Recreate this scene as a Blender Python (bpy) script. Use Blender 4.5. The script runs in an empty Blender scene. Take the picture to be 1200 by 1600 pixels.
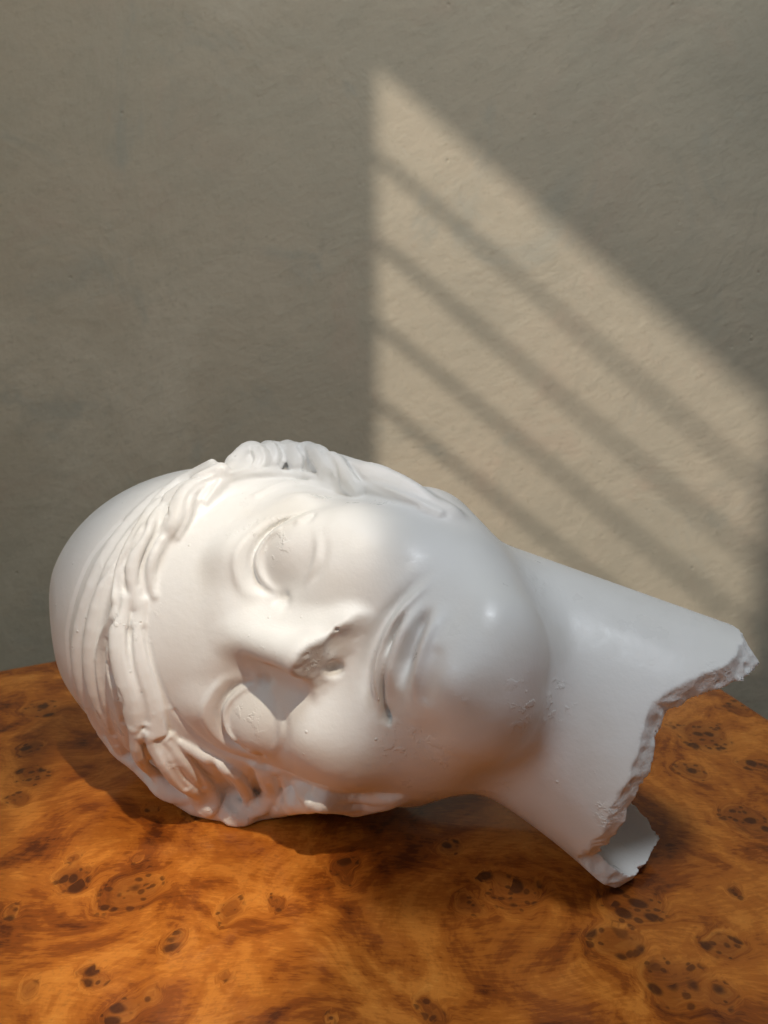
import bpy, bmesh, math, random
import numpy as np
from mathutils import Vector, Matrix

# ---------------------------------------------------------------- camera, world, lights, exposure
scene = bpy.context.scene
COL = scene.collection
cam_data = bpy.data.cameras.new("camera")
cam = bpy.data.objects.new("camera", cam_data); COL.objects.link(cam)
cam_data.sensor_fit = 'HORIZONTAL'; cam_data.sensor_width = 36.0; cam_data.lens = 37.5
cam_data.clip_start = 0.01; cam_data.clip_end = 50.0
cam.location = (0, 0, 0.24); cam.rotation_euler = (math.radians(90 - 12.5), 0, 0)
cam_data.dof.use_dof = True; cam_data.dof.focus_distance = 0.36; cam_data.dof.aperture_fstop = 22
scene.camera = cam

world = bpy.data.worlds.new("World"); scene.world = world; world.use_nodes = True
bg = world.node_tree.nodes['Background']
bg.inputs[0].default_value = (0.86, 0.93, 1.0, 1); bg.inputs[1].default_value = 0.065

def aim(o, d):
    o.rotation_euler = Vector(d).to_track_quat('-Z', 'Y').to_euler()
# low sun through the slatted window at the left: makes the barred patch on the wall
SUN_DIR = (0.70, 1.0, -0.56)
sd = bpy.data.lights.new("sun", 'SUN'); sd.energy = 1.95; sd.angle = math.radians(1.15); sd.color = (1.0, 0.88, 0.78)
sun = bpy.data.objects.new("sun", sd); COL.objects.link(sun); aim(sun, SUN_DIR); sun.location = (-2, -2, 2)
# warm spot lamp overhead: the pool on face and table
KEY = Vector((0.20, -0.48, 0.85)).normalized(); POOL = Vector((-0.104, 0.378, 0.0))
kd = bpy.data.lights.new("warm_spot", 'SPOT'); kd.energy = 42; kd.color = (1.0, 0.86, 0.68)
kd.spot_size = math.radians(9.2); kd.spot_blend = 0.75; kd.shadow_soft_size = 0.012
key = bpy.data.objects.new("warm_spot", kd); COL.objects.link(key); key.location = POOL + KEY * 1.3
kx = Vector((1, 0, 0)) - KEY * KEY.x; kx.normalize(); ky = KEY.cross(kx)
key.rotation_euler = Matrix((kx, ky, KEY)).transposed().to_euler(); key.scale = (1.0, 1.75, 1.0)   # an oblong beam
# cool ceiling lamp, small, above
cd_ = bpy.data.lights.new("ceiling_lamp", 'AREA'); cd_.shape = 'DISK'; cd_.size = 0.26; cd_.energy = 7.0; cd_.color = (0.88, 0.94, 1.0)
cl = bpy.data.objects.new("ceiling_lamp", cd_); COL.objects.link(cl); cl.location = Vector((0.02, 0.36, 0.05)) + Vector((0.20, -0.18, 0.95)).normalized() * 1.4
aim(cl, Vector((0.02, 0.36, 0.05)) - cl.location)
# added fill lamp at the same window, as sky light to lift the crown
wd = bpy.data.lights.new("window_fill", 'AREA'); wd.shape = 'RECTANGLE'; wd.size = 0.6; wd.size_y = 0.2; wd.energy = 2.5; wd.color = (0.82, 0.91, 1.0)
wl = bpy.data.objects.new("window_fill", wd); COL.objects.link(wl); wl.location = (-0.585, -0.27, 0.62); aim(wl, (1.0, 0.6, -0.5))

vs = scene.view_settings
vs.view_transform = 'Standard'; vs.look = 'None'; vs.exposure = 0.0; vs.gamma = 1.0; vs.use_curve_mapping = False
scene.cycles.use_adaptive_sampling = True; scene.cycles.adaptive_threshold = 0.025; scene.cycles.adaptive_min_samples = 16; scene.cycles.use_denoising = True
scene.cycles.max_bounces = 3; scene.cycles.diffuse_bounces = 3; scene.cycles.glossy_bounces = 2; scene.cycles.caustics_reflective = False; scene.cycles.caustics_refractive = False

# ---------------------------------------------------------------- helpers
def tag(o, label=None, cat=None, group=None, kind=None):
    for k, v in (('label', label), ('category', cat), ('group', group), ('kind', kind)):
        if v: o[k] = v
    return o
def empty(name, loc=(0, 0, 0)):
    o = bpy.data.objects.new(name, None); COL.objects.link(o); o.location = loc; o.empty_display_size = .05; return o
def link_mesh(name, me, mat, parent=None):
    o = bpy.data.objects.new(name, me); COL.objects.link(o)
    if mat: me.materials.append(mat)
    if parent: o.parent = parent
    return o
def box_bm(bm, lo, hi):
    v = [bm.verts.new((x, y, z)) for x in (lo[0], hi[0]) for y in (lo[1], hi[1]) for z in (lo[2], hi[2])]
    for f in ((0, 1, 3, 2), (4, 6, 7, 5), (0, 4, 5, 1), (2, 3, 7, 6), (0, 2, 6, 4), (1, 5, 7, 3)):
        bm.faces.new([v[i] for i in f])
def bm_obj(name, bm, mat, parent=None, bevel=0.0):
    bmesh.ops.recalc_face_normals(bm, faces=bm.faces)
    if bevel: bmesh.ops.bevel(bm, geom=bm.edges[:], offset=bevel, segments=3, profile=.6, affect='EDGES')
    me = bpy.data.meshes.new(name); bm.to_mesh(me); bm.free()
    return link_mesh(name, me, mat, parent)

class NT:
    """small node-tree writer"""
    def __init__(s, name):
        s.m = bpy.data.materials.new(name); s.m.use_nodes = True; s.t = s.m.node_tree
        s.bsdf = s.t.nodes['Principled BSDF']; s.out = s.t.nodes['Material Output']
    def n(s, typ, props=None, **inp):
        nd = s.t.nodes.new(typ)
        for k, v in (props or {}).items(): setattr(nd, k, v)
        for k, v in inp.items():
            key = int(k[1:]) if k[0] == 'i' and k[1:].isdigit() else k.replace('_', ' ')
            s.set(nd.inputs[key], v)
        return nd
    def set(s, sock, v):
        if isinstance(v, bpy.types.NodeSocket): s.t.links.new(v, sock)
        elif isinstance(v, bpy.types.Node): s.t.links.new(v.outputs[0], sock)
        else: sock.default_value = v
    def math(s, op, a, b=0.0, c=0.0):
        return s.n('ShaderNodeMath', {'operation': op}, i0=a, i1=b, i2=c).outputs[0]
    def vmath(s, op, a, b=(0, 0, 0)):
        return s.n('ShaderNodeVectorMath', {'operation': op}, i0=a, i1=b).outputs[0]
    def noise(s, vec, scale, detail=4, rough=.5, dist=0.0):
        return s.n('ShaderNodeTexNoise', None, Vector=vec, Scale=scale, Detail=detail, Roughness=rough, Distortion=dist)
    def ramp(s, fac, stops, mode='EASE'):
        nd = s.n('ShaderNodeValToRGB', None, Fac=fac); cr = nd.color_ramp; cr.interpolation = mode
        while len(cr.elements) < len(stops): cr.elements.new(.5)
        for e, (p, c) in zip(cr.elements, stops):
            e.position = p; e.color = (c, c, c, 1) if not hasattr(c, '__len__') else (*c, 1)
        return nd.outputs[0]
    def mix(s, fac, a, b, mode='MIX'):
        nd = s.n('ShaderNodeMix', {'data_type': 'RGBA', 'blend_type': mode})
        s.set(nd.inputs[0], fac); s.set(nd.inputs[6], a); s.set(nd.inputs[7], b); return nd.outputs[2]
    def step(s, x, a, b):
        return s.n('ShaderNodeMapRange', {'interpolation_type': 'SMOOTHSTEP'}, i0=x, i1=a, i2=b, i3=0.0, i4=1.0).outputs[0]
    def bump(s, h, strength, dist, normal=None):
        nd = s.n('ShaderNodeBump', None, Strength=strength, Distance=dist, Height=h)
        if normal: s.set(nd.inputs['Normal'], normal)
        return nd.outputs[0]

# ---------------------------------------------------------------- materials
def wall_material(name='rough_limewash_plaster', k=1.0):
    s = NT(name); P = s.n('ShaderNodeNewGeometry').outputs['Position']
    # slanted trowel strokes: turn first, then stretch
    m1 = s.n('ShaderNodeMapping', None, Vector=P); m1.inputs['Rotation'].default_value = (0, math.radians(28), 0)
    m2 = s.n('ShaderNodeMapping', None, Vector=m1.outputs[0]); m2.inputs['Scale'].default_value = (1, 1, 2.0)
    big = s.noise(P, 2.6, 4, .6, .5).outputs[0]; blot = s.noise(P, 7.5, 4, .65, .8); mid = s.noise(m2.outputs[0], 30, 5, .66).outputs[0]; fine = s.noise(P, 150, 2, .6).outputs[0]
    c = s.ramp(big, [(.30, (.45 * k, .41 * k, .315 * k)), (.47, (.53 * k, .475 * k, .36 * k)), (.53, (.55 * k, .485 * k, .365 * k)), (.70, (.63 * k, .565 * k, .435 * k))])
    bs = s.n('ShaderNodeSeparateColor', None, i0=blot.outputs[1])
    c = s.mix(s.math('MULTIPLY', s.step(bs.outputs[0], .52, .72), .7), c, (.54 * k, .45 * k, .34 * k, 1))
    c = s.mix(s.math('MULTIPLY', s.step(bs.outputs[1], .54, .72), .7), c, (.43 * k, .42 * k, .345 * k, 1))
    c = s.mix(s.math('MULTIPLY', s.step(mid, .40, .80), .5), c, (.45 * k, .41 * k, .31 * k, 1)); c = s.mix(s.math('MULTIPLY', s.step(fine, .58, .8), .4), c, (.38 * k, .335 * k, .245 * k, 1))
    mid = s.math('MULTIPLY', mid, s.math('ADD', .45, s.math('MULTIPLY', bs.outputs[2], 1.1)))
    s.set(s.bsdf.inputs['Base Color'], c); s.bsdf.inputs['Roughness'].default_value = .92; s.bsdf.inputs['Specular IOR Level'].default_value = .1
    pit = s.n('ShaderNodeTexVoronoi', None, Vector=P, Scale=42.0)
    sel = s.step(s.n('ShaderNodeSeparateColor', None, i0=pit.outputs['Color']).outputs[0], .86, .9)
    h = s.math('ADD', s.math('ADD', s.math('MULTIPLY', mid, .8), s.math('MULTIPLY', bs.outputs[0], 1.6)), s.math('MULTIPLY', fine, .22))
    h = s.math('SUBTRACT', h, s.math('MULTIPLY', s.math('MULTIPLY', s.step(pit.outputs['Distance'], .12, .03), sel), .4))
    s.set(s.bsdf.inputs['Normal'], s.bump(h, .45, .005)); return s.m

def burl_material():
    s = NT('varnished_burl_veneer'); P = s.n('ShaderNodeNewGeometry').outputs['Position']
    w1 = s.noise(P, 5.0, 2, .55).outputs[1]
    warp = s.vmath('ADD', P, s.n('ShaderNodeVectorMath', {'operation': 'SCALE'}, i0=s.vmath('SUBTRACT', w1, (.5, .5, .5)), Scale=.09).outputs[0])
    w2 = s.noise(P, 38, 2, .5).outputs[1]
    jit = s.n('ShaderNodeVectorMath', {'operation': 'SCALE'}, i0=s.vmath('SUBTRACT', w2, (.5, .5, .5)), Scale=.012).outputs[0]
    Pj = s.vmath('ADD', P, jit)
    mask = s.n('ShaderNodeAttribute', {'attribute_name': 'knot'}).outputs['Fac']
    swirl = s.vmath('ADD', warp, s.n('ShaderNodeVectorMath', {'operation': 'SCALE'}, i0=(1, .7, 0), Scale=s.math('MULTIPLY', mask, .03)).outputs[0])
    a = s.noise(swirl, 15, 6, .66, 1.5).outputs[0]
    b = s.noise(swirl, 26, 3, .6, 1.2).outputs[0]
    mp = s.n('ShaderNodeMapping', None, Vector=swirl); mp.inputs['Rotation'].default_value = (0, 0, math.radians(38)); mp.inputs['Scale'].default_value = (1, 5, 1)
    st = s.noise(mp.outputs[0], 120, 3, .65).outputs[0]
    fine = s.noise(P, 420, 2, .6).outputs[0]
    f = s.math('ADD', s.math('MULTIPLY', a, .60), s.math('ADD', s.math('MULTIPLY', b, .24), s.math('MULTIPLY', st, .16)))
    c = s.ramp(f, [(.37, (.11, .024, .004)), (.44, (.28, .070, .008)), (.50, (.47, .138, .016)), (.57, (.64, .220, .032)), (.66, (.78, .32, .058))])
    c = s.mix(s.math('MULTIPLY', mask, .6), c, (.22, .06, .010, 1))
    # eyes of the burl
    def flecks(scale, lo, hi, chance):
        v = s.n('ShaderNodeTexVoronoi', None, Vector=Pj, Scale=scale); col = s.n('ShaderNodeSeparateColor', None, i0=v.outputs['Color'])
        rad = s.math('ADD', lo, s.math('MULTIPLY', col.outputs[1], hi - lo))
        inside = s.step(s.math('DIVIDE', v.outputs['Distance'], rad), 1.05, .6)
        return s.math('MULTIPLY', inside, s.step(col.outputs[0], chance, chance - .05))
    e1 = s.math('MULTIPLY', flecks(105, .22, .60, .78), s.step(mask, .25, .55))
    e2 = s.math('MULTIPLY', flecks(230, .2, .55, .7), s.step(mask, .12, .4))
    eye = s.math('MAXIMUM', e1, s.math('MULTIPLY', e2, .8))
    c = s.mix(s.math('MULTIPLY', eye, s.math('ADD', .62, s.math('MULTIPLY', fine, .5))), c, (.062, .017, .005, 1))
    c = s.mix(s.math('MULTIPLY', s.step(fine, .5, .8), .25), c, (.16, .055, .012, 1))
    B = s.bsdf; s.set(B.inputs['Base Color'], c); B.inputs['Roughness'].default_value = .5; B.inputs['Specular IOR Level'].default_value = .15
    B.inputs['Coat Weight'].default_value = .6; B.inputs['Coat Roughness'].default_value = .10; B.inputs['Coat IOR'].default_value = 1.45
    s.set(B.inputs['Normal'], s.bump(s.math('ADD', s.math('MULTIPLY', fine, .3), s.math('MULTIPLY', eye, -.5)), .12, .0006))
    return s.m

def plaster_material(name, rough=.46, grain=1.0):
    s = NT(name); P = s.n('ShaderNodeNewGeometry').outputs['Position']
    big = s.noise(P, 18, 2, .55).outputs[0]; mid = s.noise(P, 150, 3, .65).outputs[0]; patch = s.noise(P, 30, 2, .6).outputs[0]
    nose_grey = s.n('ShaderNodeAttribute', {'attribute_name': 'nose_grey'}).outputs['Fac']
    c = s.ramp(big, [(.30, (.745, .73, .70)), (.45, (.79, .785, .77)), (.65, (.82, .815, .805))])
    v = s.n('ShaderNodeTexVoronoi', None, Vector=P, Scale=140.0); col = s.n('ShaderNodeSeparateColor', None, i0=v.outputs['Color'])
    dot = s.step(v.outputs['Distance'], .13, .03)
    pm = s.math('MULTIPLY', dot, s.step(col.outputs[0], .94, .96)); speck = s.math('MULTIPLY', dot, s.step(col.outputs[1], .88, .90))
    c = s.mix(s.math('MULTIPLY', pm, .35), c, (.40, .38, .35, 1))
    c = s.mix(s.math('MULTIPLY', nose_grey, s.math('ADD', .35, mid)), c, (.62, .625, .63, 1))  # greys the colour on the flat base of the nose
    B = s.bsdf; s.set(B.inputs['Base Color'], c)
    s.set(B.inputs['Roughness'], s.math('ADD', rough, s.math('ADD', s.math('MULTIPLY', s.math('SUBTRACT', mid, .5), .3), s.math('MULTIPLY', s.math('SUBTRACT', patch, .5), .9))))
    B.inputs['Specular IOR Level'].default_value = .38
    # brushed-on skin: low waves, flaking in places, pits and specks standing proud
    flake = s.math('MULTIPLY', s.step(mid, .52, .60), s.step(patch, .58, .68))
    h = s.math('ADD', s.math('MULTIPLY', big, .9), s.math('MULTIPLY', mid, s.math('ADD', .2 * grain, s.math('MULTIPLY', nose_grey, .22))))
    h = s.math('ADD', h, s.math('ADD', s.math('MULTIPLY', flake, .2), s.math('SUBTRACT', s.math('MULTIPLY', speck, .26), s.math('MULTIPLY', pm, .35))))
    s.set(B.inputs['Normal'], s.bump(h, .5, .0022)); return s.m

# ---------------------------------------------------------------- sculpt of the head (millimetres; b = its left, a = its crown, c = its gaze)
GROOVES=[[1.3,1.8,[[73.5,45.8,-21.9],[70.5,51.6,-18.4],[67.3,59.8,-19.0],[64.0,68.4,-22.5],[61.1,71.0,-20.2],[58.6,69.1,-13.8],[55.9,68.5,-9.9],[53.2,68.9,-7.2],[50.7,68.6,-3.5],[48.4,67.6,0.3],[46.5,66.0,3.5],[44.7,64.7,5.8],[42.7,64.2,7.4],[40.3,64.6,8.7],[37.7,65.6,9.9],[35.0,66.9,10.8],[32.2,68.3,11.2],[29.5,69.6,11.6],[27.1,70.5,12.3],[24.9,71.2,13.0],[22.9,71.6,13.7],[20.8,71.7,14.2],[18.5,71.2,14.7],[16.1,70.3,15.2],[13.8,69.4,15.6],[11.8,68.8,16.1],[9.9,68.3,16.4],[7.9,68.1,16.7],[5.6,68.1,17.2],[3.1,68.2,17.9],[0.4,69.3,17.8],[-2.8,72.0,16.3],[-6.2,75.2,14.5],[-9.4,77.9,12.9],[-12.4,80.0,11.6],[-15.4,81.4,10.4],[-18.8,82.4,9.3],[-22.8,83.0,8.1],[-27.4,83.4,6.7],[-32.6,83.6,5.0],[-38.3,83.8,2.7],[-44.6,84.2,-0.3],[-50.9,85.1,-3.9],[-57.1,86.6,-8.1],[-63.2,88.6,-12.9],[-69.4,90.6,-17.8]]],[1.1,1.4,[[-11.0,77.0,11.8],[-15.4,77.2,11.2],[-19.0,75.3,13.0],[-22.5,73.9,13.7],[-26.0,73.1,12.7],[-28.5,70.7,13.2],[-30.3,66.8,15.7],[-32.5,64.2,16.9],[-35.6,63.1,16.4],[-38.8,62.7,15.4],[-43.6,65.4,10.8],[-50.1,71.2,2.2],[-55.8,75.5,-4.0]]],[1.2,1.8,[[-3.5,61.1,14.7],[-5.8,60.9,15.0],[-8.1,60.5,15.3],[-10.9,60.0,15.7],[-14.4,59.2,15.9],[-18.4,58.3,15.8],[-22.5,57.2,15.5],[-26.5,55.9,14.9],[-30.5,54.5,14.0],[-34.6,53.4,12.9],[-38.8,52.8,11.7],[-42.9,52.6,10.5],[-47.2,52.5,9.1]]],[1.5,1.0,[[-3.1,55.5,11.6],[-9.8,53.8,10.6],[-16.4,52.0,9.8],[-22.5,50.1,8.7],[-28.3,48.1,7.3],[-33.7,46.2,5.6],[-39.0,44.4,3.6]]],[1.1,1.2,[[71.0,45.2,-21.4],[69.0,47.3,-19.2],[67.0,48.9,-16.5],[65.0,49.6,-13.1],[62.7,49.6,-9.9],[60.3,49.5,-7.4],[58.0,49.2,-5.8],[55.9,48.6,-5.1],[53.8,47.9,-4.9],[51.3,47.5,-4.2],[48.0,47.9,-2.6],[44.2,49.1,-1.0],[40.2,50.8,0.2]]],[1.1,1.3,[[55.1,61.2,-7.9],[53.0,57.4,-2.1],[50.7,55.6,0.7],[48.0,55.7,1.7],[45.0,56.8,2.1],[41.8,58.2,2.9],[38.5,59.3,4.3],[35.0,60.2,5.8],[31.4,61.2,7.2],[27.8,61.7,8.4],[24.3,61.6,9.4],[20.9,61.1,10.3],[17.5,60.4,11.3]]],[1.3,2.2,[[88.1,41.2,-54.1],[86.7,38.7,-52.5],[85.2,36.5,-51.2],[83.6,35.1,-50.2],[81.9,34.5,-49.0],[80.0,34.4,-47.5],[78.1,34.1,-45.6]]],[1.3,2.2,[[92.8,37.1,-69.1],[90.9,33.6,-66.4],[89.0,31.1,-65.2],[87.2,29.5,-64.6],[85.2,28.6,-63.6],[83.2,28.2,-62.3],[81.2,28.0,-60.9]]],[1.3,2.2,[[90.7,21.2,-67.3],[88.7,18.9,-66.2],[86.8,17.1,-65.7],[84.8,16.0,-65.9],[82.8,15.6,-66.0],[80.9,15.5,-65.8],[78.9,15.5,-65.6]]],[1.5,2.4,[[89.6,4.6,-61.8],[86.9,0.6,-58.4],[84.3,-3.1,-55.3],[81.7,-6.1,-52.8],[79.1,-8.2,-50.9],[76.6,-9.6,-49.9],[74.1,-10.5,-49.7]]],[1.2,1.4,[[83.3,-12.3,-57.9],[80.5,-17.3,-53.3],[77.8,-22.0,-49.5],[75.6,-26.4,-46.3],[74.0,-30.6,-43.7],[72.7,-35.0,-41.0],[71.4,-40.2,-38.1],[69.9,-46.2,-35.2],[68.3,-52.5,-33.3],[66.6,-58.5,-32.4]]],[1.2,1.8,[[-58.1,44.7,-1.3],[-62.5,42.4,-4.5],[-67.2,40.5,-8.1],[-72.1,39.1,-11.9],[-77.0,38.3,-15.5],[-82.3,38.4,-19.8],[-88.2,39.2,-25.2]]],[1.2,1.8,[[-58.5,49.8,2.9],[-63.6,48.4,0.4],[-68.9,47.2,-2.4],[-74.0,46.3,-5.7],[-78.7,45.8,-9.5],[-83.0,45.2,-13.2],[-87.1,44.6,-16.9]]],[1.2,1.6,[[-54.7,54.9,8.4],[-61.0,56.2,3.4],[-68.5,59.1,-4.2],[-77.1,63.7,-14.8],[-85.9,68.5,-26.6],[-91.6,68.9,-32.4],[-94.7,65.8,-33.0]]],[2.2,2.0,[[-69.2,27.3,-10.7],[-74.6,27.9,-17.0],[-82.4,31.2,-28.2],[-90.1,34.3,-38.3],[-95.9,35.0,-43.2],[-99.8,33.6,-43.6],[-102.8,31.3,-42.0]]],[1.4,1.6,[[-71.6,9.1,-19.9],[-79.0,13.2,-29.4],[-86.5,17.2,-38.6],[-92.3,19.8,-44.0],[-95.3,20.0,-43.5],[-98.2,20.5,-42.4],[-101.8,22.0,-43.1]]],[1.3,1.6,[[-73.6,-2.3,-23.4],[-77.7,-1.9,-27.2],[-82.5,-0.8,-32.1],[-87.2,0.9,-36.9],[-90.7,2.1,-38.8],[-93.9,3.6,-39.7],[-97.7,5.9,-42.0]]],[1.0,1.0,[[71.6,39.2,-27.8],[73.3,37.2,-32.6],[74.9,35.3,-37.9],[76.4,33.4,-43.3],[77.7,31.6,-49.2],[78.8,29.8,-55.3],[79.3,27.7,-60.3],[78.9,24.6,-62.6],[78.0,20.5,-62.1],[77.0,16.0,-60.7]]],[1.0,0.9,[[74.5,42.8,-24.1],[70.4,43.8,-22.2],[66.6,44.4,-19.8],[63.2,44.8,-17.2],[60.4,45.2,-15.0],[58.1,45.8,-13.5],[55.9,46.5,-12.1]]],[1.8,1.3,[[-41.9,41.2,2.2],[-47.3,37.6,-0.8],[-52.6,34.0,-4.0],[-57.1,29.4,-7.2],[-60.4,23.4,-10.2],[-62.6,16.3,-12.7],[-64.5,8.9,-14.8],[-66.3,1.8,-17.2],[-67.8,-5.6,-18.7],[-67.2,-15.3,-15.6],[-65.1,-26.7,-9.5],[-64.9,-36.2,-7.9],[-67.8,-42.4,-14.5],[-71.3,-47.6,-24.0],[-72.1,-54.6,-28.5],[-71.4,-62.8,-29.6]]],[1.6,1.2,[[44.0,90.4,-11.4],[38.8,93.6,-9.1],[33.6,96.9,-7.1],[28.6,99.7,-5.3],[23.7,101.9,-3.9],[18.8,103.4,-2.7],[13.1,104.8,-1.6],[6.3,106.4,-0.8],[-1.2,108.2,-0.7],[-8.1,110.0,-1.2],[-13.5,111.2,-1.9],[-18.0,111.7,-2.6],[-22.7,111.9,-3.5],[-28.2,112.1,-5.0],[-34.3,112.5,-7.1],[-40.7,113.0,-9.9],[-47.4,113.9,-13.7],[-55.3,116.7,-20.5],[-62.9,117.4,-25.8],[-68.6,112.3,-25.4],[-75.2,107.6,-26.6],[-83.2,105.2,-30.8]]],[1.4,1.2,[[40.9,77.5,-2.5],[34.9,79.5,0.5],[28.9,81.8,3.0],[23.3,84.1,4.9],[18.1,86.7,5.8],[13.0,89.8,5.4],[7.4,93.1,4.2],[1.3,95.4,3.6],[-4.9,96.9,3.5],[-10.8,98.3,3.0],[-16.3,99.3,2.3],[-21.4,100.0,1.3],[-26.7,100.4,-0.0],[-32.4,100.7,-1.7],[-38.5,100.8,-4.0],[-44.0,99.5,-5.0],[-48.8,96.4,-4.6],[-54.1,94.2,-5.9],[-60.0,93.5,-9.4],[-65.6,93.2,-13.5],[-71.0,93.1,-18.0],[-76.6,93.3,-23.0]]]]
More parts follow.
